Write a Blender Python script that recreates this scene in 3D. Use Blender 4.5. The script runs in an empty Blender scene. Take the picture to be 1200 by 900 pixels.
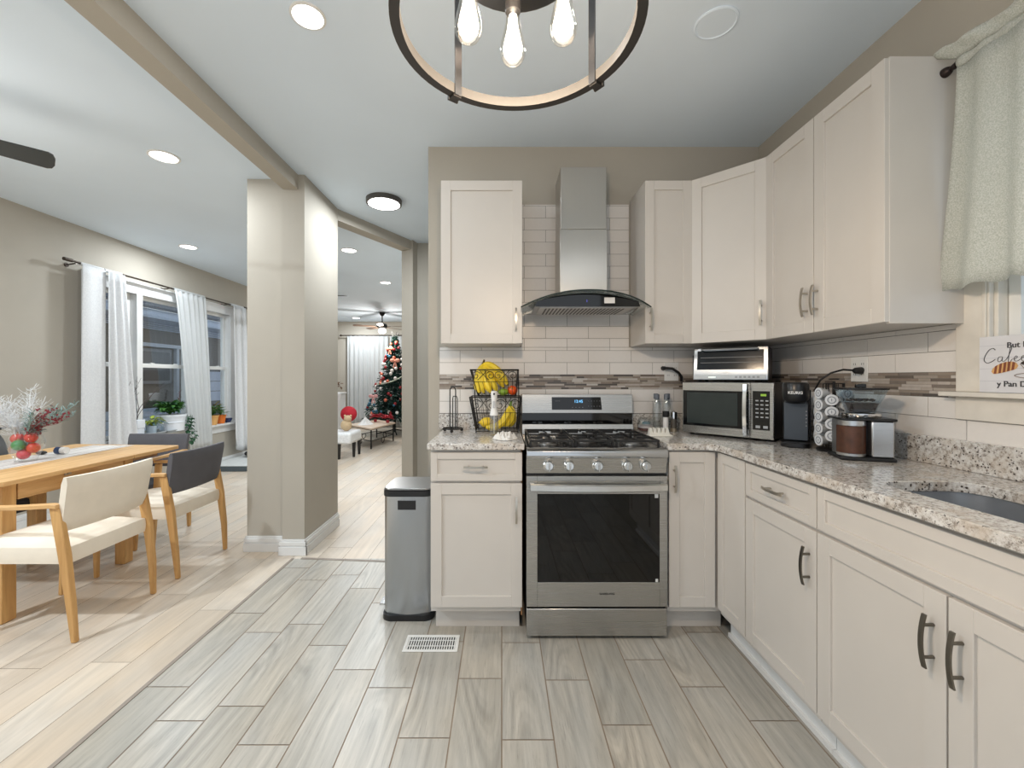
import bpy, bmesh, math, random
from mathutils import Vector, Matrix
SC = bpy.context.scene
COL = SC.collection
PI = math.pi
# ------------------------------------------------------------------ camera, world, big lights
cam_d = bpy.data.cameras.new('camera'); CAM = bpy.data.objects.new('camera', cam_d); COL.objects.link(CAM)
CAM.location = (0, 0, 1.35); CAM.rotation_euler = (PI/2, 0, 0)
cam_d.sensor_width = 36; cam_d.lens = 15.0; cam_d.shift_x = .01; cam_d.shift_y = -.0058
cam_d.clip_start = .05; cam_d.clip_end = 200
SC.camera = CAM
SC.view_settings.view_transform = 'Standard'; SC.view_settings.look = 'None'
SC.view_settings.gamma = 1; SC.view_settings.use_curve_mapping = False
SC.view_settings.exposure = 0.11
SC.cycles.max_bounces = 10; SC.cycles.diffuse_bounces = 5; SC.cycles.glossy_bounces = 4
SC.cycles.transparent_max_bounces = 16
SC.cycles.sample_clamp_indirect = 6
SC.cycles.caustics_reflective = False; SC.cycles.caustics_refractive = False
W = bpy.data.worlds.new('world'); SC.world = W; W.use_nodes = True
_bg = W.node_tree.nodes['Background']; _bg.inputs['Color'].default_value = (.86, .93, 1.0, 1); _bg.inputs['Strength'].default_value = 0.98

def area_lamp(name, loc, size, power, color, rot=(0, 0, 0), shape='DISK', size_y=None, parent=None):
    d = bpy.data.lights.new(name, 'AREA'); d.shape = shape; d.size = size; d.energy = power; d.color = color
    if size_y: d.size_y = size_y
    o = bpy.data.objects.new(name, d); COL.objects.link(o); o.location = loc; o.rotation_euler = rot
    if parent: o.parent = parent
    return o
CEIL = 2.903
DW = 2.865      # kitchen back wall
WX = 1.725      # kitchen right wall
LX = -4.31      # dining left wall

# ------------------------------------------------------------------ materials
def lin(c):
    return tuple(((x/255)/12.92 if x/255 <= .04045 else ((x/255+.055)/1.055)**2.4) for x in c)
class NT:
    def __init__(s, name):
        s.m = bpy.data.materials.new(name); s.m.use_nodes = True; s.t = s.m.node_tree; s.N = s.t.nodes; s.L = s.t.links
        s.b = s.N['Principled BSDF']
    def n(s, typ, **kw):
        o = s.N.new(typ)
        for k, v in kw.items():
            if k.startswith('_'): setattr(o, k[1:], v)
        return o
    def link(s, a, b): s.L.new(a, b)
    def coord(s, scale=(1, 1, 1), out='Object', attr=None):
        c = s.N.new('ShaderNodeTexCoord'); m = s.N.new('ShaderNodeMapping'); m.inputs['Scale'].default_value = scale
        s.L.new(c.outputs[out], m.inputs['Vector'])
        if attr:
            a = s.N.new('ShaderNodeAttribute'); a.attribute_name = attr
            v = s.N.new('ShaderNodeVectorMath'); v.operation = 'SCALE'; v.inputs['Scale'].default_value = 20
            s.L.new(a.outputs['Vector'], v.inputs[0])
            ad = s.N.new('ShaderNodeVectorMath'); ad.operation = 'ADD'
            s.L.new(m.outputs[0], ad.inputs[0]); s.L.new(v.outputs[0], ad.inputs[1]); return ad.outputs[0]
        return m.outputs[0]
    def noise(s, vec, scale, detail=3, rough=.5, dist=0):
        o = s.N.new('ShaderNodeTexNoise'); o.inputs['Scale'].default_value = scale; o.inputs['Detail'].default_value = detail
        o.inputs['Roughness'].default_value = rough; o.inputs['Distortion'].default_value = dist
        if vec: s.L.new(vec, o.inputs['Vector'])
        return o.outputs['Fac']
    def ramp(s, fac, stops, interp='LINEAR'):
        r = s.N.new('ShaderNodeValToRGB'); e = r.color_ramp.elements; r.color_ramp.interpolation = interp
        while len(e) < len(stops): e.new(.5)
        for i, (p, c) in enumerate(stops):
            e[i].position = p; e[i].color = (*c, 1) if len(c) == 3 else c
        s.L.new(fac, r.inputs[0]); return r.outputs['Color']
    def mix(s, fac, a, b, typ='MIX'):
        m = s.N.new('ShaderNodeMix'); m.data_type = 'RGBA'; m.blend_type = typ
        for inp, v in ((m.inputs[0], fac), (m.inputs[6], a), (m.inputs[7], b)):
            if isinstance(v, (int, float)): inp.default_value = v
            elif isinstance(v, tuple): inp.default_value = (*v, 1)
            else: s.L.new(v, inp)
        return m.outputs[2]
    def base(s, col):
        if isinstance(col, tuple): s.b.inputs['Base Color'].default_value = (*col, 1)
        else: s.L.new(col, s.b.inputs['Base Color'])
    def set(s, rough=.5, metal=0, spec=.5, **kw):
        s.b.inputs['Roughness'].default_value = rough; s.b.inputs['Metallic'].default_value = metal
        s.b.inputs['Specular IOR Level'].default_value = spec
        for k, v in kw.items(): s.b.inputs[k.replace('_', ' ')].default_value = v
    def bump(s, h, strength=.2, dist=.002):
        b = s.N.new('ShaderNodeBump'); b.inputs['Strength'].default_value = strength; b.inputs['Distance'].default_value = dist
        s.L.new(h, b.inputs['Height']); s.L.new(b.outputs[0], s.b.inputs['Normal'])
_mc = {}
def M(name, rgb=None, rough=.5, metal=0, spec=.5, var=.06, vs=14, bump=0, bs=200, **kw):
    """plain surface with a faint mottled variation"""
    if name in _mc: return _mc[name]
    t = NT(name); c = lin(rgb)
    f = t.noise(t.coord(), vs, 3)
    a = tuple(x*(1-var) for x in c); b = tuple(min(1, x*(1+var)) for x in c)
    t.base(t.ramp(f, [(.3, a), (.7, b)])); t.set(rough, metal, spec, **kw)
    if bump: t.bump(t.noise(t.coord(), bs, 2), bump)
    _mc[name] = t.m; return t.m
def reg(t): _mc[t.m.name] = t.m; return t.m
def emit(name, rgb, strength, rgb_base=(255, 255, 255)):
    t = NT(name); t.base(lin(rgb_base)); t.b.inputs['Emission Color'].default_value = (*lin(rgb), 1)
    t.b.inputs['Emission Strength'].default_value = strength; return reg(t)
def thin_glass(name, tint=(1, 1, 1), gloss=.12, rough=.02, gcol=(1, 1, 1)):
    t = NT(name); t.N.remove(t.b)
    tr = t.N.new('ShaderNodeBsdfTransparent'); tr.inputs['Color'].default_value = (*tint, 1)
    gl = t.N.new('ShaderNodeBsdfGlossy'); gl.inputs['Roughness'].default_value = rough; gl.inputs['Color'].default_value = (*gcol, 1)
    lw = t.N.new('ShaderNodeLayerWeight'); lw.inputs['Blend'].default_value = .25
    mr = t.N.new('ShaderNodeMapRange'); mr.inputs['To Min'].default_value = gloss*.4; mr.inputs['To Max'].default_value = min(1, gloss*4)
    t.link(lw.outputs['Facing'], mr.inputs['Value'])
    mx = t.N.new('ShaderNodeMixShader'); t.link(mr.outputs[0], mx.inputs[0]); t.link(tr.outputs[0], mx.inputs[1]); t.link(gl.outputs[0], mx.inputs[2])
    t.link(mx.outputs[0], t.N['Material Output'].inputs['Surface']); return reg(t)

def steel(name, rgb=(186, 189, 192), rough=.27, dirn='x'):
    t = NT(name); sc = {'x': (2, 90, 420), 'z': (420, 420, 2)}[dirn]
    f = t.noise(t.coord(sc), 1.0, 3)
    c = lin(rgb); t.base(t.ramp(f, [(.3, tuple(x*.985 for x in c)), (.7, tuple(min(1, x*1.01) for x in c))]))
    t.set(rough, 1.0); r = t.N.new('ShaderNodeMapRange'); r.inputs['To Min'].default_value = rough*.94; r.inputs['To Max'].default_value = rough*1.06; tg = t.N.new('ShaderNodeTangent'); tg.direction_type = 'RADIAL'; tg.axis = 'Z'; t.link(tg.outputs[0], t.b.inputs['Tangent']); t.b.inputs['Anisotropic'].default_value = .7
    t.link(f, r.inputs['Value']); t.link(r.outputs[0], t.b.inputs['Roughness']); return reg(t)

WALL = M('taupe wall paint', (178, 172, 161), .75, var=.02, vs=3, bump=.05, bs=300)
CEILM = M('ceiling paint', (224, 238, 252), .8, var=.015, vs=2)
WHITE = M('white trim paint', (226, 227, 227), .4, var=.02)
CAB = M('cabinet lacquer', (209, 204, 198), .38, var=.015, vs=5)
CABIN = M('raw cabinet plywood', (150, 110, 72), .7, var=.15, vs=30)
NICKEL = M('brushed nickel', (190, 184, 174), .32, 1)
DARKN = M('dark nickel', (120, 116, 108), .35, 1)
STEEL = steel('brushed stainless', (188, 187, 184)); STEELV = steel('brushed stainless vertical', (190, 186, 180), .3, 'z')
BLACK = M('black enamel', (16, 16, 17), .22); BLKM = M('matt black plastic', (22, 22, 24), .5)
BLKG = M('black glass', (6, 6, 7), .05, spec=.6)
IRON = M('cast iron', (26, 26, 27), .55, bump=.2, bs=400)
WIRE = M('black wire', (24, 22, 22), .45, .3)
CHROME = M('chrome', (215, 215, 215), .1, 1)
WPLA = M('white plastic', (232, 232, 230), .35, var=.01)
GLASS = thin_glass('window glass', (.93, .96, .97), .10)
CLEAR = thin_glass('clear glass', (.93, .95, .95), .22)
SMOKE = thin_glass('hood glass', (.62, .68, .68), .35)

def wood(name, dark, light, scale=(30, 2.2, 30), rough=.45, bands=True):
    t = NT(name); v = t.coord(scale)
    f = t.noise(v, 1.0, 5, .6, .6); c = t.ramp(f, [(.3, lin(dark)), (.72, lin(light))])
    t.base(c); t.set(rough); t.bump(f, .06, .001); return reg(t)
OAKX = wood('oak, grain across', (188, 142, 88), (222, 180, 124), (2.5, 28, 28))
OAKY = wood('oak, grain lengthwise', (190, 146, 92), (226, 186, 132), (28, 2.5, 28))
OAKZ = wood('oak, upright grain', (184, 138, 82), (216, 172, 112), (28, 28, 2.5))
OAKD = wood('old oak leg', (140, 104, 66), (176, 136, 90), (28, 28, 2.5))

def plank_mat(name, cols, grain, rings, rough, gs, ck, spec=.5):
    t = NT(name)
    v = t.coord(gs, attr='pc')
    fine = t.noise(v, 1.0, 6, .65, .3)
    v2 = t.coord((ck, ck*.13, 1), attr='pc')
    nn = t.noise(v2, 1.0, 1.0, .4)
    mu = t.N.new('ShaderNodeMath'); mu.operation = 'MULTIPLY'; mu.inputs[1].default_value = 95; t.link(nn, mu.inputs[0])
    sn = t.N.new('ShaderNodeMath'); sn.operation = 'SINE'; t.link(mu.outputs[0], sn.inputs[0])
    mp = t.N.new('ShaderNodeMapRange'); mp.inputs['From Min'].default_value = -1; t.link(sn.outputs[0], mp.inputs['Value'])
    msk = t.ramp(t.noise(t.coord((4, 1.6, 1), attr='pc'), 1.3, 1), [(.40, (.15, .15, .15)), (.60, (1, 1, 1))])
    dash = t.noise(t.coord((gs[0]*3, gs[1]*3, 1), attr='pc'), 1.0, 3, .7)
    a = t.N.new('ShaderNodeAttribute'); a.attribute_name = 'pc'
    sp = t.N.new('ShaderNodeSeparateColor'); t.link(a.outputs['Color'], sp.inputs[0])
    bc = t.ramp(sp.outputs[0], [(0, lin(cols[0])), (.5, lin(cols[1])), (1, lin(cols[2]))])
    g = t.ramp(fine, [(.28, tuple([grain]*3)), (.62, (1, 1, 1))])
    r0 = t.ramp(mp.outputs[0], [(0, tuple([rings]*3)), (.35, (1, 1, 1)), (.80, (1, 1, 1)), (1, tuple([min(1.12, 2-rings)]*3))]); r = t.mix(msk, (1.0, 1.0, 1.0), r0)
    c = t.mix(1.0, bc, g, 'MULTIPLY'); c = t.mix(1.0, c, r, 'MULTIPLY'); c = t.mix(1.0, c, t.ramp(dash, [(.28, (grain, grain, grain)), (.42, (1, 1, 1)), (.62, (1, 1, 1)), (.75, (1.05, 1.05, 1.05))]), 'MULTIPLY')
    # blotches of warmer and cooler tone that belong to the print
    bl = t.noise(t.coord((3, 1, 1), attr='pc'), 1.5, 2); c = t.mix(.5, c, t.mix(1.0, c, t.ramp(bl, [(.35, (.86, .9, .96)), (.65, (1.06, 1.0, .93))]), 'MULTIPLY'))
    t.base(c); t.set(rough, spec=spec); t.bump(fine, .06, .001); return reg(t)
TILEM = plank_mat('wood look floor tile', [(176, 171, 160), (184, 179, 169), (191, 187, 178)], .76, .84, .33, (45, 3.0, 1), 4.2)
LAMM = plank_mat('pale oak laminate', [(206, 192, 174), (212, 199, 183), (216, 205, 190)], .88, .95, .36, (34, 1.8, 1), 3.0)
GROUT = M('floor grout', (150, 134, 118), .8)
LSEAM = M('laminate joint', (120, 98, 78), .8)

def granite():
    t = NT('speckled granite')
    v = t.coord()
    big = t.noise(v, 9, 4, .6); mid = t.noise(v, 60, 5, .75); fine = t.noise(v, 150, 3, .65); dk = t.noise(v, 85, 2, .5, .6)
    c = t.ramp(mid, [(.36, lin((132, 124, 118))), (.44, lin((178, 172, 166))), (.50, lin((206, 203, 199))), (.62, lin((222, 221, 219)))])
    c2 = t.mix(t.ramp(big, [(.50, (0, 0, 0)), (.68, (.55, .55, .55))]), c, lin((190, 174, 156)))
    vo = t.N.new('ShaderNodeTexVoronoi'); vo.inputs['Scale'].default_value = 130; t.link(v, vo.inputs['Vector'])
    vc = t.N.new('ShaderNodeSeparateColor'); t.link(vo.outputs['Color'], vc.inputs[0])
    spk = t.ramp(vc.outputs[0], [(0, (1, 1, 1)), (.10, (0, 0, 0))], 'CONSTANT')
    near = t.ramp(vo.outputs['Distance'], [(.40, (1, 1, 1)), (.55, (0, 0, 0))])
    m = t.mix(1.0, spk, near, 'MULTIPLY')
    c3 = t.mix(m, c2, lin((70, 62, 58)))
    sp2 = t.ramp(dk, [(.30, (.9, .9, .9)), (.355, (0, 0, 0))])
    c4 = t.mix(sp2, c3, lin((74, 68, 66)))
    sp3 = t.ramp(fine, [(.30, (.6, .6, .6)), (.37, (0, 0, 0))]); c4 = t.mix(sp3, c4, lin((112, 104, 98)))
    t.base(c4); t.set(.13); return reg(t)
GRAN = granite()
def attr_mat(name, rough, spec=.5, var=.05):
    t = NT(name); a = t.N.new('ShaderNodeAttribute'); a.attribute_name = 'pc'
    f = t.noise(t.coord(), 60, 2); t.base(t.mix(1.0, a.outputs['Color'], t.ramp(f, [(.3, (1-var,)*3), (.7, (1+var,)*3)]), 'MULTIPLY'))
    t.set(rough, spec=spec); return reg(t)
MOSA = attr_mat('mosaic strips of stone and glass', .25)
SUBW = attr_mat('glazed subway tile', .22, var=.01)
TGROUT = M('tile grout', (120, 116, 110), .8)

# ------------------------------------------------------------------ mesh builder
class MB:
    def __init__(s): s.v = []; s.f = []; s.mi = []; s.sm = []; s.c = []; s.m = 0; s.col = (1, 1, 1); s.usecol = False
    def add(s, vs, fs, smooth=False):
        o = len(s.v); s.v += [tuple(v) for v in vs]
        for f in fs: s.f.append([i+o for i in f]); s.mi.append(s.m); s.sm.append(smooth); s.c.append(s.col)
        return s
    def box(s, x0, x1, y0, y1, z0, z1):
        if x0 > x1: x0, x1 = x1, x0
        if y0 > y1: y0, y1 = y1, y0
        if z0 > z1: z0, z1 = z1, z0
        return s.add([(x0, y0, z0), (x1, y0, z0), (x1, y1, z0), (x0, y1, z0), (x0, y0, z1), (x1, y0, z1), (x1, y1, z1), (x0, y1, z1)],
                     [(0, 3, 2, 1), (4, 5, 6, 7), (0, 1, 5, 4), (1, 2, 6, 5), (2, 3, 7, 6), (3, 0, 4, 7)])
    def obox(s, O, U, N, u0, u1, n0, n1, z0, z1):
        O = Vector(O); U = Vector(U).normalized(); N = Vector(N).normalized(); Z = Vector((0, 0, 1))
        P = [O+U*u+N*n+Z*z for z in (z0, z1) for (u, n) in ((u0, n0), (u1, n0), (u1, n1), (u0, n1))]
        fs = [(0, 3, 2, 1), (4, 5, 6, 7), (0, 1, 5, 4), (1, 2, 6, 5), (2, 3, 7, 6), (3, 0, 4, 7)]
        if U.cross(N).z < 0: fs = [f[::-1] for f in fs]
        return s.add(P, fs)
    def prism(s, pts, vec, smooth=False):
        n = len(pts); A = [Vector(p) for p in pts]; V = Vector(vec)
        nrm = Vector((0, 0, 0))
        for i in range(n): nrm += (A[i]-A[0]).cross(A[(i+1) % n]-A[0])
        if nrm.dot(V) > 0: A = A[::-1]
        B = [p+V for p in A]
        s.add(A+B, [tuple(range(n)), tuple(range(2*n-1, n-1, -1))])
        o = len(s.v)-2*n
        for i in range(n):
            j = (i+1) % n; s.f.append([o+j, o+i, o+n+i, o+n+j]); s.mi.append(s.m); s.sm.append(smooth); s.c.append(s.col)
        return s
    def tube(s, pts, r, n=8, closed=False, caps=True, flat=None):
        P = [Vector(p) for p in pts]; m = len(P); rr = r if isinstance(r, (list, tuple)) else [r]*m
        T = []
        for i in range(m):
            a = P[i-1] if (i or closed) else P[0]; b = P[(i+1) % m] if (i < m-1 or closed) else P[-1]
            d = (b-a); T.append(d.normalized() if d.length > 1e-9 else Vector((0, 0, 1)))
        up = Vector((0, 0, 1)) if abs(T[0].z) < .95 else Vector((1, 0, 0))
        u = T[0].cross(up).normalized(); vs = []
        for i in range(m):
            u = (u-T[i]*u.dot(T[i])); u = u.normalized() if u.length > 1e-6 else T[i].orthogonal().normalized()
            w = T[i].cross(u)
            for k in range(n):
                a = 2*PI*k/n; f2 = flat if flat else 1
                vs.append(P[i]+(u*math.cos(a)+w*math.sin(a)*f2)*rr[i])
        fs = []
        R = m if closed else m-1
        for i in range(R):
            for k in range(n):
                a = i*n+k; b = i*n+(k+1) % n; c = ((i+1) % m)*n+(k+1) % n; d = ((i+1) % m)*n+k
                fs.append((a, b, c, d))
        if caps and not closed: fs += [tuple(range(n-1, -1, -1)), tuple(range((m-1)*n, m*n))]
        return s.add(vs, fs, True)
    def cyl(s, p0, p1, r0, r1=None, n=20): return s.tube([p0, p1], [r0, r0 if r1 is None else r1], n)
    def lathe(s, prof, c=(0, 0, 0), n=24, axis=None, smooth=True, caps=True):
        C = Vector(c); Mx = Matrix.Identity(3)
        if axis is not None: Mx = Vector((0, 0, 1)).rotation_difference(Vector(axis)).to_matrix()
        vs = []; m = len(prof)
        for (r, z) in prof:
            for k in range(n):
                a = 2*PI*k/n; vs.append(C+Mx @ Vector((max(r, 1e-5)*math.cos(a), max(r, 1e-5)*math.sin(a), z)))
        fs = [(i*n+k, i*n+(k+1) % n, (i+1)*n+(k+1) % n, (i+1)*n+k) for i in range(m-1) for k in range(n)]
        if caps and prof[0][0] > 1e-4: fs.append(tuple(range(n-1, -1, -1)))
        if caps and prof[-1][0] > 1e-4: fs.append(tuple(range((m-1)*n, m*n)))
        return s.add(vs, fs, smooth)
    def sph(s, c, r, n=16, m=10, rot=None):
        r = r if isinstance(r, (tuple, list)) else (r, r, r); C = Vector(c); vs = []
        for i in range(m+1):
            p = PI*i/m
            for k in range(n):
                a = 2*PI*k/n; q = Vector((r[0]*max(math.sin(p), 1e-4)*math.cos(a), r[1]*max(math.sin(p), 1e-4)*math.sin(a), -r[2]*math.cos(p)))
                if rot: q = rot @ q
                vs.append(C+q)
        fs = [(i*n+k, i*n+(k+1) % n, (i+1)*n+(k+1) % n, (i+1)*n+k) for i in range(m) for k in range(n)]
        return s.add(vs, fs, True)
    def grid(s, fn, nu, nv, smooth=True):
        vs = [fn(i/nu, j/nv) for j in range(nv+1) for i in range(nu+1)]
        return s.add(vs, [(j*(nu+1)+i, j*(nu+1)+i+1, (j+1)*(nu+1)+i+1, (j+1)*(nu+1)+i) for j in range(nv) for i in range(nu)], smooth)
    def quad(s, a, b, c, d): return s.add([a, b, c, d], [(0, 1, 2, 3)])
    def build(s, name, mats, parent=None, bevel=0, seg=2, label=None, world=True, solid=0, sub=0):
        me = bpy.data.meshes.new(name)
        off = Vector((0, 0, 0))
        if parent is not None and world:
            p = parent
            while p is not None: off += p.location; p = p.parent
        me.from_pydata([tuple(Vector(v)-off) for v in s.v], [], s.f)
        for m in (mats if isinstance(mats, (list, tuple)) else [mats]): me.materials.append(m)
        me.polygons.foreach_set('material_index', s.mi); me.polygons.foreach_set('use_smooth', s.sm)
        if s.usecol:
            ca = me.color_attributes.new('pc', 'FLOAT_COLOR', 'CORNER'); buf = []
            for p, c in zip(me.polygons, s.c): buf += [c[0], c[1], c[2], 1]*p.loop_total
            ca.data.foreach_set('color', buf)
        me.update()
        if any(s.sm): me.set_sharp_from_angle(angle=math.radians(42))
        o = bpy.data.objects.new(name, me); COL.objects.link(o)
        if parent is not None: o.parent = parent
        if bevel:
            b = o.modifiers.new('b', 'BEVEL'); b.width = bevel; b.segments = seg; b.limit_method = 'ANGLE'; b.angle_limit = math.radians(35)
            if seg > 1:
                for p in me.polygons: p.use_smooth = True
                me.set_sharp_from_angle(angle=math.radians(42)); b.harden_normals = False
        if solid:
            q = o.modifiers.new('s', 'SOLIDIFY'); q.thickness = solid; q.offset = 0
        if sub:
            q = o.modifiers.new('u', 'SUBSURF'); q.levels = sub; q.render_levels = sub
        if label: o['label'] = label
        return o
def tag(o, label, cat, group=None, kind=None):
    o['label'] = label; o['category'] = cat
    if group: o['group'] = group
    if kind: o['kind'] = kind
    return o
def thing(name, label, cat, loc=(0, 0, 0), rz=0, group=None):
    o = bpy.data.objects.new(name, None); COL.objects.link(o); o.empty_display_size = .1
    o.location = loc; o.rotation_euler = (0, 0, rz); return tag(o, label, cat, group)
def copy_tree(o, parent=None):
    c = o.copy(); COL.objects.link(c)
    if parent is not None: c.parent = parent
    for ch in list(o.children): copy_tree(ch, c)
    return c
def text_mesh(name, body, size, mat, loc, rot, parent=None, shear=0, ext=.0006, align='CENTER', bold=0, world=True, sx=1):
    cu = bpy.data.curves.new(name, 'FONT'); cu.body = body; cu.size = size; cu.align_x = align; cu.align_y = 'CENTER'
    cu.extrude = ext; cu.shear = shear; cu.offset = bold
    t = bpy.data.objects.new('t', cu); COL.objects.link(t)
    bpy.context.view_layer.update()
    me = bpy.data.meshes.new_from_object(t.evaluated_get(bpy.context.evaluated_depsgraph_get()))
    bpy.data.objects.remove(t)
    me.transform(Matrix.Diagonal((sx, 1, 1, 1)))
    me.materials.clear(); me.materials.append(mat)
    o = bpy.data.objects.new(name, me); COL.objects.link(o)
    off = Vector((0, 0, 0))
    if parent is not None and world:
        p = parent
        while p is not None: off += p.location; p = p.parent
    o.location = Vector(loc)-off; o.rotation_euler = rot
    if parent is not None: o.parent = parent
    return o
FACE_CAM = (PI/2, 0, 0)

# ------------------------------------------------------------------ setting
def planks(name, rects, w, l, gap, mat, gmat, seed, x_ref=0, offs=None, label=''):
    rnd = random.Random(seed); mb = MB(); mb.usecol = True
    for (x0, x1, y0, y1) in rects:
        mb.m = 1; mb.quad((x0, y0, -.002), (x1, y0, -.002), (x1, y1, -.002), (x0, y1, -.002)); mb.m = 0
        i0 = math.floor((x0-x_ref)/w); i1 = math.ceil((x1-x_ref)/w)
        for i in range(i0, i1):
            a = max(x0, x_ref+i*w+gap/2); b = min(x1, x_ref+(i+1)*w-gap/2)
            if b-a < .004: continue
            o = offs(i) if offs else rnd.random()*l
            k0 = math.floor((y0-o)/l)
            k = k0
            while o+k*l < y1:
                c = max(y0, o+k*l+gap/2); d = min(y1, o+(k+1)*l-gap/2); k += 1
                if d-c < .004: continue
                mb.col = (rnd.random(), rnd.random(), rnd.random())
                mb.quad((a, c, 0), (b, c, 0), (b, d, 0), (a, d, 0))
    # body of the slab under the planks
    for (x0, x1, y0, y1) in rects:
        mb.m = 1; mb.box(x0, x1, y0, y1, -.12, -.0025)
    o = mb.build(name, [mat, gmat]); tag(o, label, 'floor', kind='structure'); return o
_off = {0: 1.592-.585, 1: 1.907-.585, -1: 1.917, -2: 1.60, 2: 1.66, -3: 1.86}
planks('floor', [(-1.555, WX, -2.6, 3.19)], .195, .585, .005, TILEM, GROUT, 3, 0, lambda i: _off.get(i, (.29*(i % 2)+.11*((i*7) % 3))), 'grey beige wood look plank tile floor of the kitchen')
planks('floor', [(LX-.9, -1.57, -2.6, 3.19), (LX-.9, 2.2, 3.19, 11.9)], .19, 1.25, .0022, LAMM, LSEAM, 8, -1.57, None, 'pale oak laminate floor of the dining and living rooms')
def struct(mb, name, mat, label, bevel=0, cat='wall'):
    o = mb.build(name, mat, bevel=bevel); return tag(o, label, cat, kind='structure')
mb = MB(); mb.prism([(-1.571, -2.6, 0), (-1.571, 3.19, 0), (-1.56, 3.19, 0), (-1.552, 3.19, 0), (-1.552, -2.6, 0)], (0, 0, .003))
mb.prism([(-1.50, 3.18, 0), (-.5, 3.10, 0), (-.5, 3.125, 0), (-1.50, 3.205, 0)], (0, 0, .003))
struct(mb, 'trim_1', M('threshold strip', (148, 138, 128), .6), 'thin floor transition strip between tile and laminate', cat='trim')
mb = MB(); mb.box(LX-.9, WX+.1, -2.6, 11.9, CEIL, CEIL+.12); struct(mb, 'ceiling', CEILM, 'flat pale grey painted ceiling', cat='ceiling')
mb = MB(); mb.box(-.493, WX+.1, DW, DW+.12, 0, CEIL); struct(mb, 'wall_back', WALL, 'taupe kitchen wall behind the range')
# right wall with window opening
KW0, KW1, KZ0, KZ1 = .30, 1.50, 1.30, 2.36
mb = MB(); mb.box(WX, WX+.12, -2.6, KW0, 0, CEIL); mb.box(WX, WX+.12, KW1, DW, 0, CEIL); mb.box(WX, WX+.12, KW0, KW1, 0, KZ0); mb.box(WX, WX+.12, KW0, KW1, KZ1, CEIL)
struct(mb, 'wall_right', WALL, 'taupe kitchen wall with the sink window')
# dining left wall
DY0, DY1, DZ0, DZ1 = 4.47, 6.78, .66, 2.36
mb = MB(); mb.box(LX-.14, LX, -2.6, DY0, 0, CEIL); mb.box(LX-.14, LX, DY1, 8.2, 0, CEIL); mb.box(LX-.14, LX, DY0, DY1, 0, DZ0); mb.box(LX-.14, LX, DY0, DY1, DZ1, CEIL)
struct(mb, 'wall_left', WALL, 'taupe dining wall with the triple window')
mb = MB(); mb.box(LX-.9, LX-.14, 8.08, 8.2, 0, CEIL); mb.box(LX-1.0, LX-.88, 8.2, 11.9, 0, CEIL); struct(mb, 'wall_living_left', WALL, 'taupe side wall of the living room')
mb = MB(); mb.box(LX-.9, 2.2, 11.78, 11.9, 0, CEIL); struct(mb, 'wall_far', WALL, 'taupe far living room wall behind white sheers')
mb = MB(); mb.box(-1.10, 2.2, 4.91, 5.03, 0, CEIL); mb.prism([(-1.0, 4.80, 0), (-.972, 4.91, 0), (-1.10, 4.98, 0), (-1.14, 4.865, 0)], (0, 0, CEIL)); mb.box(2.1, 2.2, 2.9, 4.95, 0, CEIL)
struct(mb, 'wall_hall', WALL, 'taupe hallway wall right of the living room opening')
mb = MB(); mb.box(-1.10, -.98, 5.03, 11.78, 0, CEIL); struct(mb, 'wall_living_right', WALL, 'taupe right wall of the living room')
# pillar, beam, header
mb = MB(); mb.box(-1.987, -1.60, 3.33, 3.92, 0, CEIL); mb.box(-1.677, -1.507, 3.258, 3.92, 0, CEIL); struct(mb, 'wall_pillar', WALL, 'taupe stepped pillar between kitchen and dining room')
mb = MB(); mb.box(-1.668, -1.556, -2.6, 3.26, 2.79, CEIL); struct(mb, 'wall_beam', WALL, 'long taupe ceiling beam running to the pillar', cat='beam')
P0 = Vector((-1.507, 3.92, 0)); P1 = Vector((-.972, 4.91, 0)); hn = Vector((-.88, .475, 0))*.13
mb = MB(); mb.prism([P0+Vector((0, 0, 2.80)), P1+Vector((0, 0, 2.80)), P1+hn+Vector((0, 0, 2.80)), P0+hn+Vector((0, 0, 2.80))], (0, 0, .103)); struct(mb, 'wall_header', WALL, 'slanted taupe header over the hall opening', cat='beam')
def baseboard(name, segs, label, h=.125):
    mb = MB()
    for (a, b, n) in segs:
        a = Vector((*a, 0)); b = Vector((*b, 0)); u = (b-a); L = u.length; N = Vector((*n, 0))
        for (t, z0, z1) in ((.020, 0, h*.55), (.013, h*.55, h*.62), (.017, h*.62, h*.86), (.010, h*.86, h)):
            mb.obox(a, u, N, -t, L+t, 0, t, z0, z1)
    return struct(mb, name, WHITE, label, bevel=.002, cat='baseboard')
baseboard('baseboard_pillar', [((-1.987, 3.33), (-1.677, 3.33), (0, -1)), ((-1.677, 3.258), (-1.507, 3.258), (0, -1)), ((-1.507, 3.26), (-1.507, 3.90), (1, 0)), ((-1.677, 3.262), (-1.677, 3.31), (-1, 0))], 'white stepped baseboard around the pillar foot', .12)
baseboard('baseboard_left', [((LX, -2.5), (LX, 8.1), (1, 0))], 'white baseboard along the dining wall')
baseboard('baseboard_far', [((LX-.8, 11.78), (-1.15, 11.78), (0, -1))], 'white baseboard under the far sheers')
baseboard('baseboard_hall', [((-.95, 4.91), (2.0, 4.91), (0, -1))], 'white baseboard of the hallway wall')

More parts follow.
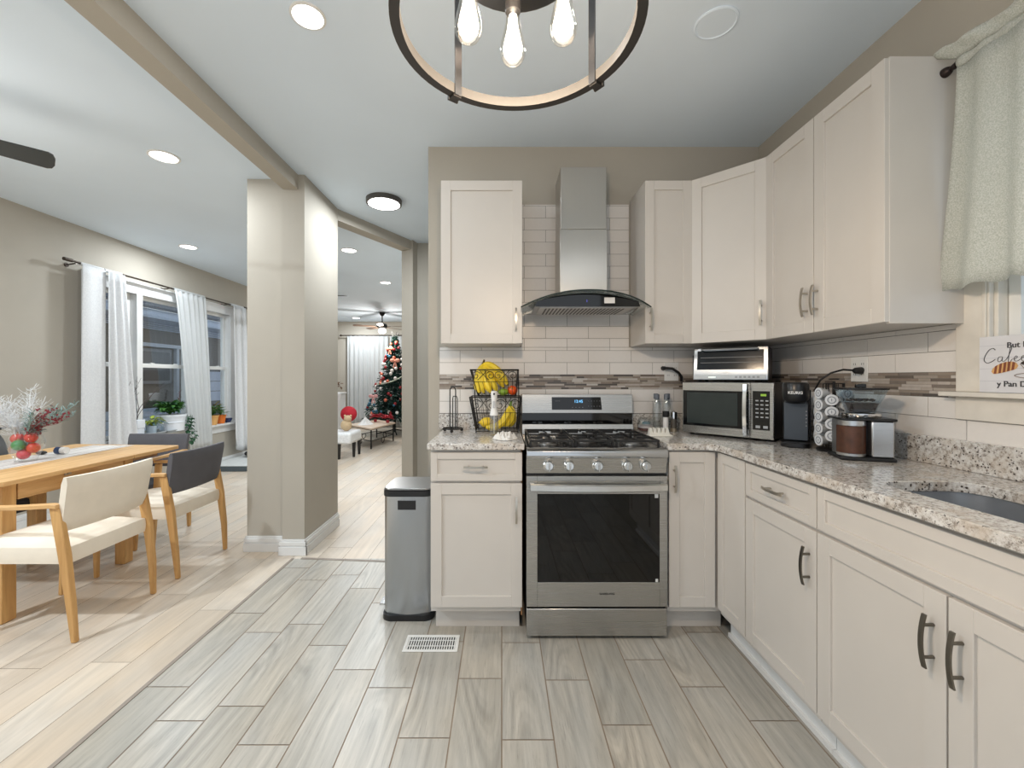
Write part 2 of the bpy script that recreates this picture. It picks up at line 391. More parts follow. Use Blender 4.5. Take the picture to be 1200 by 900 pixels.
# backsplash tiles
def tiles():
    rnd = random.Random(5)
    def tone():
        k = rnd.uniform(.97, 1.02); c = lin((232, 228, 224)); return tuple(x*k for x in c)
    mb = MB(); mb.usecol = True
    rowsA = [(1.373+.0807*k, k) for k in range(0, 15)]; rowsB = [(1.2755-.0807*(k+1), -k-1) for k in range(0, 3)]
    P = .2865; g = .0012; t = .007
    # back wall
    def row(z, k, x0, x1, z_lo, z_hi, wall):
        a0 = z; a1 = z+.0807
        a0 = max(a0, z_lo); a1 = min(a1, z_hi)
        if a1-a0 < .006: return
        ph = (-.136 if k % 2 == 0 else -.136+P/2) if wall == 'b' else (1.863 if k % 2 == 0 else 1.863+P/2)
        i = math.floor((x0-ph)/P)-1
        while ph+i*P < x1:
            c = max(x0, ph+i*P); d = min(x1, ph+(i+1)*P); i += 1
            if d-c < .004: continue
            mb.col = tone()
            if wall == 'b': mb.box(c+g, d-g, DW-t, DW-.001, a0+g, a1-g)
            else: mb.box(WX-t, WX-.001, c+g, d-g, a0+g, a1-g)
    mb.m = 0
    for z, k in rowsA:
        row(z, k, -.418, WX-.008, 1.373, 1.556, 'b')
        row(z, k, .13, .852, 1.556, 2.513, 'b')
        row(z, k, 1.606, DW-.008, 1.373, 1.556, 'r')
    for z, k in rowsB:
        row(z, k, -.418, WX-.008, 1.11, 1.2755, 'b'); row(z, k, .60, DW-.008, 1.11, 1.2755, 'r')
    # mosaic band
    mb.m = 1
    pal = [(150, 138, 126), (128, 118, 110), (176, 166, 156), (110, 100, 92), (196, 190, 184), (160, 150, 140), (142, 128, 116), (90, 84, 80), (186, 176, 168)]
    n = 8; rh = (1.373-1.2755)/n
    for wall, x0, x1 in (('b', -.418, WX-.008), ('r', 1.606, DW-.008)):
        for r in range(n):
            x = x0-rnd.random()*.08
            while x < x1:
                L = rnd.choice([.05, .075, .1, .13]); c = max(x0, x); d = min(x1, x+L); x += L
                if d-c < .004: continue
                mb.col = lin(rnd.choice(pal)); z = 1.2755+r*rh; tt = t-rnd.choice([0, .0012])
                if wall == 'b': mb.box(c+.0006, d-.0006, DW-tt, DW-.001, z+.0006, z+rh-.0006)
                else: mb.box(WX-tt, WX-.001, c+.0006, d-.0006, z+.0006, z+rh-.0006)
    mb.m = 2
    mb.box(-.418, WX-.005, DW-.0045, DW-.0005, 1.10, 1.556); mb.box(.13, .852, DW-.0045, DW-.0005, 1.556, 2.513)
    mb.box(WX-.0045, WX-.0005, .6, 1.606, 1.10, 1.2755); mb.box(WX-.0045, WX-.0005, 1.606, DW-.005, 1.10, 1.556)
    o = mb.build('wall_backsplash', [SUBW, MOSA, TGROUT]); tag(o, 'white subway tile backsplash with a band of grey brown mosaic strips', 'backsplash', kind='structure')
tiles()

# ------------------------------------------------------------------ cabinets
def door(parent, name, O, U, N, u0, u1, z0, z1, rail=.055, label=None, t=.019):
    g = .0015; u0 += g; u1 -= g; z0 += g; z1 -= g
    mb = MB()
    mb.obox(O, U, N, u0, u0+rail, 0, t, z0, z1); mb.obox(O, U, N, u1-rail, u1, 0, t, z0, z1)
    mb.obox(O, U, N, u0+rail, u1-rail, 0, t, z0, z0+rail); mb.obox(O, U, N, u0+rail, u1-rail, 0, t, z1-rail, z1)
    mb.obox(O, U, N, u0+rail-.001, u1-rail+.001, 0, t-.009, z0+rail-.001, z1-rail+.001)
    return mb.build(name, CAB, parent, bevel=.0012, seg=1)
def handle(parent, P, A, N, L=.135, mat=None):
    """arched bar pull centred on P, lying along A, standing out along N"""
    P = Vector(P); A = Vector(A).normalized(); N = Vector(N).normalized(); S = A.cross(N)
    mb = MB(); pts = []; m = 12
    for i in range(m+1):
        s = i/m*2-1; out = .034-.010*s*s; pts.append((P+A*(s*L/2)+N*out))
    w = .0055; vs = []
    for i, p in enumerate(pts):
        for (a, b) in ((-w, -.0025), (w, -.0025), (w, .0025), (-w, .0025)): vs.append(p+S*a+N*b)
    fs = [(i*4+k, i*4+(k+1) % 4, (i+1)*4+(k+1) % 4, (i+1)*4+k) for i in range(m) for k in range(4)]+[(3, 2, 1, 0), (m*4, m*4+1, m*4+2, m*4+3)]
    mb.add(vs, fs)
    for s in (-.6, .6): mb.cyl(P+A*(s*L/2)-N*.0, P+A*(s*L/2)+N*.030, .0045, n=10)
    return mb.build('handle', mat or NICKEL, parent, label='brushed nickel bar handle')

XR = Vector((1, 0, 0)); YF = Vector((0, 1, 0)); TOW = Vector((0, -1, 0)); LFT = Vector((-1, 0, 0)); ZU = Vector((0, 0, 1))
# left base
t = thing('base_cabinet', 'narrow cream base cabinet with one drawer and one door, left of the range', 'cabinet', (-.133, 2.55, 0))
mb = MB(); mb.box(-.3735, .100, 2.252, DW-.002, .12, .975); mb.build('body', CAB, t, .001, 1)
mb = MB(); mb.box(.1005, .108, 2.252, DW-.02, .10, .972); mb.build('side_panel', CABIN, t, label='unpainted brown side panel')
mb = MB(); mb.box(-.358, .095, 2.32, 2.34, .001, .118); mb.box(-.358, -.345, 2.34, 2.8, .001, .118); mb.build('toe_kick', CAB, t)
d = door(t, 'drawer', (0, 2.251, 0), XR, TOW, -.3735, .108, .81, .962, .035); handle(d, (-.135, 2.232, .888), XR, TOW, .125)
d = door(t, 'door', (0, 2.251, 0), XR, TOW, -.3735, .108, .1485, .800, .058); handle(d, (.076, 2.232, .665), ZU, TOW, .14)
# right of range
t = thing('base_cabinet', 'slim cream base cabinet with a single door, right of the range', 'cabinet', (1.0, 2.55, 0))
mb = MB(); mb.box(.872, 1.1435, 2.252, DW-.002, .12, .975); mb.build('body', CAB, t, .001, 1)
mb = MB(); mb.box(.872, 1.19, 2.32, 2.34, .001, .118); mb.build('toe_kick', CAB, t)
d = door(t, 'door', (0, 2.251, 0), XR, TOW, .874, 1.119, .1485, .965, .055); handle(d, (.900, 2.232, .826), ZU, TOW, .14)
# right run
FX = 1.144
def run_cab(label, y0, y1, first=False):
    t = thing('base_cabinet', label, 'cabinet', ((FX+WX)/2, (y0+y1)/2, 0))
    mb = MB()
    if 'sink' in label:   # open box: the bowl hangs inside
        mb.box(FX, WX-.002, y0, y0+.018, .12, .972); mb.box(FX, WX-.002, y1-.018, y1, .12, .972)
        mb.box(FX, FX+.018, y0+.018, y1-.018, .12, .972); mb.box(FX+.018, WX-.002, y0+.018, y1-.018, .12, .138)
    else: mb.box(FX, WX-.002, y0, y1, .12, .975)
    mb.build('body', CAB, t, .001, 1)
    mb = MB(); mb.box(1.197, 1.215, y0, y1, .001, .118); mb.box(1.183, 1.1968, y0, y1, .001, .022); mb.build('toe_kick', WHITE, t)
    return t
# U runs towards the camera for faces that look left
t = run_cab('narrow cream corner base cabinet with a plain full height door', 1.972, 2.229)
door(t, 'door', (FX, 0, 0), YF, LFT, 1.976, 2.226, .1485, .965, .05)
t = run_cab('cream base cabinet with drawer above door, between corner and sink cabinet', 1.526, 1.970)
d = door(t, 'drawer', (FX, 0, 0), YF, LFT, 1.526, 1.970, .81, .962, .035); handle(d, (FX-.019, 1.745, .888), YF, LFT, .13)
d = door(t, 'door', (FX, 0, 0), YF, LFT, 1.526, 1.970, .1485, .800, .058); handle(d, (FX-.019, 1.560, .665), ZU, LFT, .14, DARKN)
t = run_cab('wide cream sink cabinet with two doors under a false drawer front', .632, 1.524)
door(t, 'false_drawer_front', (FX, 0, 0), YF, LFT, .632, 1.524, .81, .962, .035)
d = door(t, 'door', (FX, 0, 0), YF, LFT, 1.079, 1.524, .1485, .800, .058); handle(d, (FX-.019, 1.112, .665), ZU, LFT, .14, DARKN)
d = door(t, 'door', (FX, 0, 0), YF, LFT, .632, 1.077, .1485, .800, .058); handle(d, (FX-.019, 1.042, .660), ZU, LFT, .14, DARKN)

# uppers
UZ0, UZ1, UF = 1.556, 2.535, 2.575
def upper(label, x0, x1):
    t = thing('wall_cabinet', label, 'cabinet', ((x0+x1)/2, 2.7, UZ0))
    mb = MB(); mb.box(x0, x1, UF, DW-.003, UZ0+.001, UZ1); mb.build('body', CAB, t, .001, 1); return t
t = upper('single door cream wall cabinet hanging left of the range hood', -.366, .124)
d = door(t, 'door', (0, UF, 0), XR, TOW, -.366, .124, UZ0, UZ1, .058); handle(d, (.085, UF-.019, 1.70), ZU, TOW, .135)
t = upper('single door cream wall cabinet right of the range hood', .860, 1.143)
d = door(t, 'door', (0, UF, 0), XR, TOW, .858, 1.143, UZ0, UZ1, .055); handle(d, (.888, UF-.019, 1.70), ZU, TOW, .135)
t = thing('wall_cabinet', 'diagonal corner cream wall cabinet above the microwave', 'cabinet', (1.5, 2.6, UZ0))
a = Vector((1.148, 2.574, 0)); b = Vector((1.434, 2.292, 0))
mb = MB(); mb.prism([(a.x, DW-.003, UZ0+.001), (a.x, a.y, UZ0+.001), (b.x, b.y, UZ0+.001), (WX-.003, b.y, UZ0+.001), (WX-.003, DW-.003, UZ0+.001)], (0, 0, UZ1-UZ0-.001)); mb.build('body', CAB, t, .001, 1)
u = (b-a).normalized(); n = Vector((u.y, -u.x, 0)); n = n if n.y < 0 else -n
d = door(t, 'door', a, u, n, .002, (b-a).length-.002, UZ0, UZ1, .058); handle(d, a+u*((b-a).length-.03)+n*.019+Vector((0, 0, 1.70)), ZU, n, .135)
t = thing('wall_cabinet', 'double door cream wall cabinet on the right wall next to the window', 'cabinet', (1.6, 1.93, UZ0))
mb = MB(); mb.box(1.434, WX-.003, 1.592, 2.290, UZ0+.001, UZ1); mb.build('body', CAB, t, .001, 1)
mb = MB(); mb.box(1.432, WX-.002, 1.576, 1.5915, UZ0-.004, UZ1+.004); mb.build('end_panel', CAB, t, .001, 1)
d = door(t, 'door', (1.434, 0, 0), YF, LFT, 1.938, 2.288, UZ0, UZ1, .058); handle(d, (1.415, 1.975, 1.70), ZU, LFT, .135)
d = door(t, 'door', (1.434, 0, 0), YF, LFT, 1.576, 1.936, UZ0, UZ1, .058); handle(d, (1.415, 1.912, 1.70), ZU, LFT, .135)

# ------------------------------------------------------------------ worktops
CT = 1.010
t = thing('countertop', 'short speckled granite countertop left of the range', 'countertop', (-.14, 2.5, .975))
mb = MB(); mb.box(-.388, .118, 2.212, DW-.010, .976, CT); mb.build('slab', GRAN, t, .004)
mb = MB(); mb.box(-.418, .118, DW-.030, DW-.008, CT+.0005, 1.112); mb.build('backsplash_strip', GRAN, t, .002)
t = thing('countertop', 'long L shaped speckled granite countertop with the sink cutout', 'countertop', (1.4, 1.8, .975))
def sink_loop(inset=0, n=8):
    x0, x1, y0, y1, r = 1.222-inset, 1.535+inset, .66-inset, 1.405+inset, .08
    pts = []
    for cx, cy, a0 in ((x1-r, y1-r, 0), (x0+r, y1-r, PI/2), (x0+r, y0+r, PI), (x1-r, y0+r, 3*PI/2)):
        for i in range(n+1):
            a = a0+PI/2*i/n; pts.append((cx+r*math.cos(a), cy+r*math.sin(a)))
    return pts
def slab_with_hole():
    bm = bmesh.new()
    outer = [(.862, DW-.010), (.862, 2.212), (1.06, 2.212), (1.10, 2.18), (1.104, 2.10), (1.104, .6), (WX-.010, .6), (WX-.010, DW-.010)]
    def loop(pts, z):
        vs = [bm.verts.new((x, y, z)) for x, y in pts]; return vs, [bm.edges.new((vs[i], vs[(i+1) % len(vs)])) for i in range(len(vs))]
    for z in (.976, CT):
        o, oe = loop(outer, z); h, he = loop(sink_loop(), z)
        bmesh.ops.triangle_fill(bm, use_beauty=True, edges=oe+he)
        if z == .976: O1, H1 = o, h
        else: O2, H2 = o, h
    for A, B in ((O1, O2), (H1, H2)):
        for i in range(len(A)):
            j = (i+1) % len(A); bm.faces.new((A[i], A[j], B[j], B[i]))
    bmesh.ops.recalc_face_normals(bm, faces=bm.faces)
    off = t.location; bmesh.ops.translate(bm, verts=bm.verts, vec=-off)
    me = bpy.data.meshes.new('slab'); bm.to_mesh(me); bm.free(); me.materials.append(GRAN)
    o = bpy.data.objects.new('slab', me); COL.objects.link(o); o.parent = t
    b = o.modifiers.new('b', 'BEVEL'); b.width = .003; b.segments = 2; b.limit_method = 'ANGLE'
slab_with_hole()
mb = MB(); mb.box(.862, WX-.031, DW-.030, DW-.008, CT+.0005, 1.112); mb.box(WX-.030, WX-.008, .6, DW-.008, CT+.0005, 1.119); mb.build('backsplash_strip', GRAN, t, .002)
# sink
t = thing('kitchen_sink', 'stainless steel undermount sink in the right countertop', 'sink', (1.38, 1.03, .80))
mb = MB(); L0 = sink_loop(.008); L1 = sink_loop(.004); L2 = sink_loop(-.02); n = len(L0)
rings = [[(x, y, .9745) for x, y in sink_loop(.03)], [(x, y, .9745) for x, y in L0], [(x, y, .80) for x, y in L1], [(x, y, .785) for x, y in L2]]
vs = [p for r in rings for p in r]
mb.add(vs, [(i*n+k, i*n+(k+1) % n, (i+1)*n+(k+1) % n, (i+1)*n+k) for i in range(3) for k in range(n)]+[tuple(range(3*n, 4*n))], True)
mb.build('basin', M('sink steel', (190, 194, 200), .33, .85), t)
mb = MB(); mb.lathe([(.0, .787), (.042, .787), (.045, .790), (.0, .792)], (1.38, 1.03, 0), 20); mb.build('drain', CHROME, t)
# ------------------------------------------------------------------ range
RX0, RX1 = .128, .853; RC = (RX0+RX1)/2
t = thing('gas_range', 'stainless steel gas range with black oven window and five knobs', 'stove', (RC, 2.5, 0))
mb = MB(); mb.box(RX0+.002, RX1-.002, 2.235, 2.85, .03, .935); mb.build('body', M('dark range side', (70, 70, 72), .4, .6), t, .002)
mb = MB(); mb.box(RX0, RX1, 2.20, 2.236, .018, .160); mb.build('storage_drawer', STEEL, t, .004)
mb = MB(); mb.box(RX0+.004, RX1-.004, 2.222, 2.234, .1605, .1695); mb.build('drawer_gap_shade', BLKM, t)  # black strip standing in for the shade between drawer and oven door
mb = MB(); mb.box(RX0+.004, RX1-.004, 2.222, 2.234, .845, .856); mb.build('door_gap_shade', BLKM, t)  # shade under the control panel, put in as a black strip
for x in (RX0+.03, RX1-.05):
    for y in (2.25, 2.80): mb = MB(); mb.lathe([(.02, .001), (.02, .012), (.012, .014), (.012, .029)], (x, y, 0), 14); mb.build('foot', BLKM, t)
d_ = MB(); y0, y1 = 2.20, 2.234; wx0, wx1, wz0, wz1 = .184, .815, .296, .752
d_.box(RX0, wx0, y0, y1, .170, .844); d_.box(wx1, RX1, y0, y1, .170, .844); d_.box(wx0, wx1, y0, y1, .170, wz0); d_.box(wx0, wx1, y0, y1, wz1, .844)
dr = d_.build('oven_door', STEEL, t, .0012, 1)
mb = MB(); mb.box(wx0, wx1, 2.2015, 2.2033, wz0, wz1); mb.build('oven_window', thin_glass('oven glass', (.10, .10, .10), .075, .03), dr)
mb = MB(); mb.box(wx0+.0, wx1-.0, 2.226, 2.2336, wz0, wz1); mb.build('oven_interior', M('oven cavity', (8, 8, 9), .5), dr)
mb = MB()
for z in (.50, .53, .46): mb.box(wx0+.08, wx0+.30, 2.2225, 2.225, z, z+.003)
mb.build('oven_rack', M('dull rack wire', (120, 120, 120), .35, 1), dr)
for a in ((.789, .807, .732, .751), (.793, .806, .298, .314)): mb = MB(); mb.box(a[0], a[1], 2.2003, 2.2012, a[2], a[3]); mb.build('sticker', M('white sticker', (225, 225, 225), .5), dr)
text_mesh('sticker_print', 'HOT', .010, M('dark print', (40, 40, 40), .5), (.772, 2.2006, .742), FACE_CAM, dr)
mb = MB(); hx0, hx1 = .146, .842; pts = []; m = 18
vs = []
for i in range(m+1):
    s = i/m*2-1; x = hx0+(hx1-hx0)*i/m; y = 2.150+.022*s*s; z = .792+.000*s
    for (a, b) in ((-.010, -.014), (.002, -.020), (.011, -.010), (.011, .010), (.002, .020), (-.010, .014)): vs.append((x, y+a, z+b))
mb.add(vs, [(i*6+k, i*6+(k+1) % 6, (i+1)*6+(k+1) % 6, (i+1)*6+k) for i in range(m) for k in range(6)]+[(5, 4, 3, 2, 1, 0), tuple(range(m*6, m*6+6))], True)
mb.box(hx0, hx0+.022, 2.168, 2.1995, .776, .808); mb.box(hx1-.022, hx1, 2.168, 2.1995, .776, .808)
mb.build('handle', M('polished handle steel', (222, 222, 220), .30, 1), dr)
text_mesh('logo', 'SAMSUNG', .0135, M('logo grey', (60, 58, 55), .4), (.543, 2.1994, .237), FACE_CAM, dr, bold=.0004, sx=1.25)
mb = MB(); mb.prism([(RX0, 2.236, .856), (RX0, 2.212, .856), (RX0, 2.200, .938), (RX0, 2.236, .938)], (RX1-RX0, 0, 0)); mb.build('control_panel', STEEL, t, .002)
for i, px in enumerate((643, 667, 700.5, 735, 756.5)):
    x = (px-588)*2.2/500
    mb = MB(); mb.lathe([(.028, 0), (.028, .006), (.024, .009), (.023, .030), (.019, .034), (0, .034)], (x, 2.2055, .896), 26, (0, -1, .12))
    k = mb.build('knob', M('satin steel knob', (205, 205, 203), .25, 1), t)
    mb = MB(); mb.obox((x, 2.168, .892), (1, 0, .0), (0, -1, 0), -.004, .004, -.004, .009, -.018, .024); mb.build('grip', M('satin steel knob', (205, 205, 203), .25, 1), k, .002)
mb = MB(); mb.prism([(RX0, 2.236, .9385), (RX0, 2.19, .9385), (RX0, 2.182, .950), (RX0, 2.184, .975), (RX0, 2.205, .988), (RX0, 2.236, .988)], (RX1-RX0, 0, 0)); mb.build('front_rail', steel('rail steel', (196, 198, 200), .2), t, .002)
mb = MB(); mb.box(RX0, RX1, 2.2365, 2.78, .936, .986); mb.build('cooktop', BLACK, t, .004)
for cx, cy, r in ((.255, 2.36, .045), (.255, 2.62, .038), (RC, 2.49, .055), (.73, 2.36, .050), (.73, 2.62, .036)):
    mb = MB(); mb.lathe([(r*1.25, .9865), (r*1.2, .992), (r, .993), (r, 1.001), (r*.9, 1.003), (0, 1.003)], (cx, cy, 0), 22); mb.build('burner', M('burner alloy', (150, 148, 146), .4, 1), t)
    # dark cap
    mb = MB(); mb.lathe([(r*.8, 1.0035), (r*.8, 1.009), (r*.7, 1.011), (0, 1.011)], (cx, cy, 0), 20); mb.build('burner_cap', IRON, t)
for gx0, gx1 in ((RX0+.02, RX0+.252), (RX0+.258, RX1-.258), (RX1-.252, RX1-.02)):
    mb = MB(); gy0, gy1 = 2.25, 2.74; z0, z1 = 1.012, 1.024; w = .011
    for x in (gx0, gx1-w): mb.box(x, x+w, gy0, gy1, z0, z1)
    for y in (gy0, (gy0+gy1)/2-w/2, gy1-w): mb.box(gx0+w, gx1-w, y, y+w, z0+.0005, z1-.0005)
    xm = (gx0+gx1)/2
    for ya, yb in ((gy0+w, gy0+.085), ((gy0+gy1)/2-.085, (gy0+gy1)/2+.085), (gy1-.085, gy1-w)): mb.box(xm-w/2, xm+w/2, ya, yb, z0+.001, z1+.002)
    for yy in (gy0+.12, gy1-.13):
        mb.box(gx0+w, gx0+.08, yy, yy+w, z0+.001, z1+.002); mb.box(gx1-.08, gx1-w, yy, yy+w, z0+.001, z1+.002)
    for x in (gx0, gx1-w):
        for y in (gy0, gy1-w): mb.box(x, x+w, y, y+w, .9865, z0)
    mb.build('grate', IRON, t, .0015, 1)
mb = MB(); mb.prism([(RX0+.003, 2.85, .94), (RX0+.003, 2.745, .987), (RX0+.003, 2.757, 1.052), (RX0+.003, 2.80, 1.056), (RX0+.003, 2.80, 1.118), (RX0+.003, 2.765, 1.122), (RX0+.003, 2.778, 1.244), (RX0+.003, 2.85, 1.244)], (RX1-RX0-.006, 0, 0))
bgd = mb.build('backguard', STEEL, t, .002)
mb = MB(); mb.box(RX0+.004, RX1-.004, 2.776, 2.7995, 1.054, 1.120); mb.build('vent_band', BLKG, bgd)
mb = MB(); mb.add([(.325, 2.7676, 1.144), (.650, 2.7676, 1.144), (.643, 2.7752, 1.226), (.325, 2.7752, 1.226)], [(0, 1, 2, 3)]); mb.build('display_panel', BLKG, bgd, solid=.001)
mb = MB()
DIG = emit('display digits', (120, 200, 255), 1.6, (20, 40, 60)); dim = M('panel print', (120, 122, 128), .4)
text_mesh('display_clock', '12:45', .026, DIG, (.498, 2.769, 1.198), (PI/2-.09, 0, 0), bgd)
for i in range(9): mb.box(.345+i*.0085 if i < 4 else .56+(i-4)*.018, .351+i*.0085 if i < 4 else .566+(i-4)*.018, 2.766, 2.767, 1.200, 1.203)
for i in range(5): mb.box(.56+i*.018, .566+i*.018, 2.7645, 2.7655, 1.166, 1.169)
for i in range(4): mb.box(.455+i*.022, .463+i*.022, 2.7645, 2.7655, 1.158, 1.162)
mb.build('panel_print', dim, bgd)

# ------------------------------------------------------------------ hood
HC = .4876
t = thing('range_hood', 'stainless chimney range hood with a curved glass canopy', 'range hood', (HC, 2.75, 1.75))
def zg(x): return 1.840-.56*(x-HC)**2
mb = MB(); cx0, cx1 = .357, .646
def chim(z0, z1, e=0, name='chimney', y=2.615):
    mb = MB(); mb.box(cx0-e, cx1+e, y-e, DW-.008, z0, z1); mb.build(name, STEELV, t, .002)
chim(zg(HC)+.008, 2.262, .0); chim(2.264, 2.645, -.004, 'chimney_top')
mb = MB(); N = 24; pts = []
for i in range(N+1):
    x = HC-.29+.58*i/N; pts.append((x, 2.43, zg(x)-.008))
pts = [(HC-.30, 2.43, 1.757)]+pts+[(HC+.30, 2.43, 1.757)]
mb.prism(pts, (0, .31, 0)); body = mb.build('canopy_body', M('hood body steel', (150, 152, 154), .3, 1), t, .001, 1)
mb = MB(); pts2 = [(HC+(p[0]-HC)*1.0, 2.4285, p[2]) for p in pts]; mb.prism(pts2, (0, -.003, 0)); mb.build('front_panel', BLKG, body)
mb = MB()
mb.box(HC-.27, HC+.27, 2.45, 2.73, 1.7535, 1.7568); mb.build('filter_tray', M('filter mesh', (190, 190, 188), .4, 1), body)
mb = MB()
for i in range(22): mb.box(HC-.235+i*.0215, HC-.235+i*.0215+.009, 2.48, 2.70, 1.7515, 1.7534)
mb.build('filter_slots', M('dark slots', (50, 50, 52), .5), body)
mb = MB(); mb.box(HC+.095, HC+.155, 2.4235, 2.4250, 1.775, 1.808); mb.build('label_sticker', M('white sticker', (225, 225, 225), .5), body)
mb = MB(); mb.box(HC-.005, HC-.002, 2.4238, 2.4250, 1.782, 1.795); mb.build('indicator', emit('blue indicator', (90, 90, 200), 1.0, (30, 30, 60)), body)
mb = MB()
def gl(u, v):
    x = HC-.375+.75*u; s = 2*u-1; yf = 2.365+.10*s*s*abs(s); y = yf+(2.80-yf)*v; return (x, y, zg(x))
mb.grid(gl, 32, 6); mb.build('glass_canopy', SMOKE, t, solid=.006)
mb = MB(); mb.tube([(gl(i/32, 0)[0], gl(i/32, 0)[1], gl(i/32, 0)[2]) for i in range(33)], .004, 8); mb.build('glass_edge', M('dark glass edge', (40, 52, 50), .15), t)

# ------------------------------------------------------------------ bin, floor vent
t = thing('trash_can', 'tall stainless pedal bin with black rim standing left of the base cabinet', 'trash can', (-.525, 2.51, 0))
def rrect(x0, x1, y0, y1, r, n=6):
    pts = []
    for cx, cy, a0 in ((x1-r, y1-r, 0), (x0+r, y1-r, PI/2), (x0+r, y0+r, PI), (x1-r, y0+r, 3*PI/2)):
        for i in range(n+1):
            a = a0+PI/2*i/n; pts.append((cx+r*math.cos(a), cy+r*math.sin(a)))
    return pts
def bowed(x0, x1, y0, y1, r, b):
    return [(x, y-b*(1-((2*x-x0-x1)/(x1-x0))**2) if y < (y0+y1)/2 else y) for x, y in rrect(x0, x1, y0, y1, r, 8)[:27]+[(x0+r+(x1-x0-2*r)*i/12, y0) for i in range(1, 12)]+rrect(x0, x1, y0, y1, r, 8)[27:]]
def rr_prism(mb, x0, x1, y0, y1, r, z0, z1, n=6): mb.prism([(x, y, z0) for x, y in rrect(x0, x1, y0, y1, r, n)], (0, 0, z1-z0), True)
bx0, bx1, by0, by1 = -.663, -.388, 2.372, 2.66
mb = MB(); mb.prism([(x, y, .032) for x, y in bowed(bx0, bx1, by0+.022, by1, .03, .022)], (0, 0, .658), True); mb.build('body', M('bin steel', (178, 182, 186), .24, 1, var=.01), t)
mb = MB(); rr_prism(mb, bx0-.006, bx1+.006, by0-.006, by1+.006, .05, .001, .0315); mb.build('base_rim', BLKM, t)
mb = MB(); rr_prism(mb, bx0-.003, bx1+.003, by0-.003, by1+.003, .05, .6905, .722); mb.build('lid_rim', BLKM, t)
mb = MB(); rr_prism(mb, bx0, bx1, by0, by1, .05, .7225, .736); mb.build('lid', M('bin lid steel', (150, 150, 150), .3, 1, var=.01), t, .004)
mb = MB(); mb.box(-.578, -.478, 2.3690, 2.3800, .618, .668); mb.build('grip_hole', BLKM, t, .0005, 1)
mb = MB(); mb.box(-.700, -.668, 2.44, 2.52, .050, .062); mb.box(-.672, -.662, 2.46, 2.50, .052, .060); mb.build('pedal', CHROME, t, .002)
t = thing('floor_vent', 'white slotted metal floor register in the tile floor', 'vent', (-.355, 2.165, .001))
mb = MB(); vx0, vx1, vy0, vy1 = -.492, -.218, 2.100, 2.235
fr = .016; mb.box(vx0, vx1, vy0, vy0+fr, .0005, .006); mb.box(vx0, vx1, vy1-fr, vy1, .0005, .006); mb.box(vx0, vx0+fr, vy0+fr, vy1-fr, .0005, .006); mb.box(vx1-fr, vx1, vy0+fr, vy1-fr, .0005, .006); mb.build('frame', WPLA, t, .002, 1)
mb = MB(); mb.box(vx0+fr, vx1-fr, vy0+fr, vy1-fr, .0004, .001); mb.build('duct_opening', BLKM, t)
mb = MB(); n = 20
for i in range(n):
    x = vx0+fr+.004+(vx1-vx0-2*fr-.008)*i/(n-1); mb.box(x-.0028, x+.0028, vy0+fr, vy1-fr, .0015, .005)
for y in (2.145, 2.19): mb.box(vx0+fr, vx1-fr, y-.0015, y+.0015, .0016, .0052)
mb.build('louvers', WPLA, t)

# ------------------------------------------------------------------ chandelier
CX, CY = .030, .826
t = thing('chandelier', 'black ring drum chandelier with bare filament bulbs over the kitchen', 'chandelier', (CX, CY, CEIL))
def ring(name, z, R, h=.022, w=.007):
    mb = MB(); n = 72
    vs = []
    for k in range(n):
        a = 2*PI*k/n; c, s = math.cos(a), math.sin(a)
        for (r, zz) in ((R+.012, z), (R+.012, z+h), (R-w, z+h), (R-w, z)): vs.append((CX+r*c, CY+r*s, zz))
    for k in range(n):
        a = k*4; b = ((k+1) % n)*4
        for i, mi in ((0, 0), (1, 0), (2, 1), (3, 0)):
            mb.m = mi; j = (i+1) % 4; mb.f.append([a+i, b+i, b+j, a+j]); mb.mi.append(mi); mb.sm.append(True); mb.c.append((1, 1, 1))
    mb.v = vs
    return mb.build(name, [M('chandelier black', (20, 20, 21), .4), M('silver inner face', (74, 74, 74), .4, .7)], t)
RZ = 2.018; RR = .229
ring('ring', RZ, RR); ring('ring', 2.50, RR)
for a in (38, 127, 218, 307):
    c, s = math.cos(math.radians(a)), math.sin(math.radians(a)); N = Vector((c, s, 0)); U = Vector((-s, c, 0))
    mb = MB(); mb.obox((CX, CY, 0), U, N, -.009, .009, RR-.011, RR-.007, RZ-.004, 2.52)
    br = mb.build('upright', steel('dark brushed steel', (120, 120, 122), .3, 'z'), t, .0005, 1)
    mb = MB(); mb.obox((CX, CY, 0), U, N, -.013, .013, RR+.0125, RR+.018, RZ-.006, RZ+.024); mb.obox((CX, CY, 0), U, N, -.010, .010, RR-.006, RR+.013, RZ-.006, RZ-.0005); mb.build('bracket', M('chandelier black', (20, 20, 21), .4), br)
mb = MB(); mb.cyl((CX, CY, 2.20), (CX, CY, CEIL-.03), .008); mb.build('stem', M('chandelier black', (20, 20, 21), .4), t)
mb = MB(); mb.lathe([(.06, -.028), (.062, -.02), (.062, -.001)], (CX, CY, CEIL), 28); mb.build('canopy', M('chandelier black', (20, 20, 21), .4), t)
mb = MB(); mb.lathe([(.125, 2.176), (.142, 2.178), (.142, 2.200), (.120, 2.202), (0, 2.206)], (CX, CY, 0), 36); mb.build('hub', steel('dark brushed steel', (120, 120, 122), .3, 'z'), t)
mb = MB()
for a in (38, 127, 218, 307):
    c, s = math.cos(math.radians(a)), math.sin(math.radians(a)); mb.tube([(CX+c*.05, CY+s*.05, 2.52-.01), (CX+c*(RR-.009), CY+s*(RR-.009), 2.51)], .005)
mb.build('cross_arm', M('chandelier black', (20, 20, 21), .4), t)
BULB = emit('glowing bulb', (255, 244, 228), 5.0); BGL = thin_glass('bulb glass', (.96, .95, .92), .15)
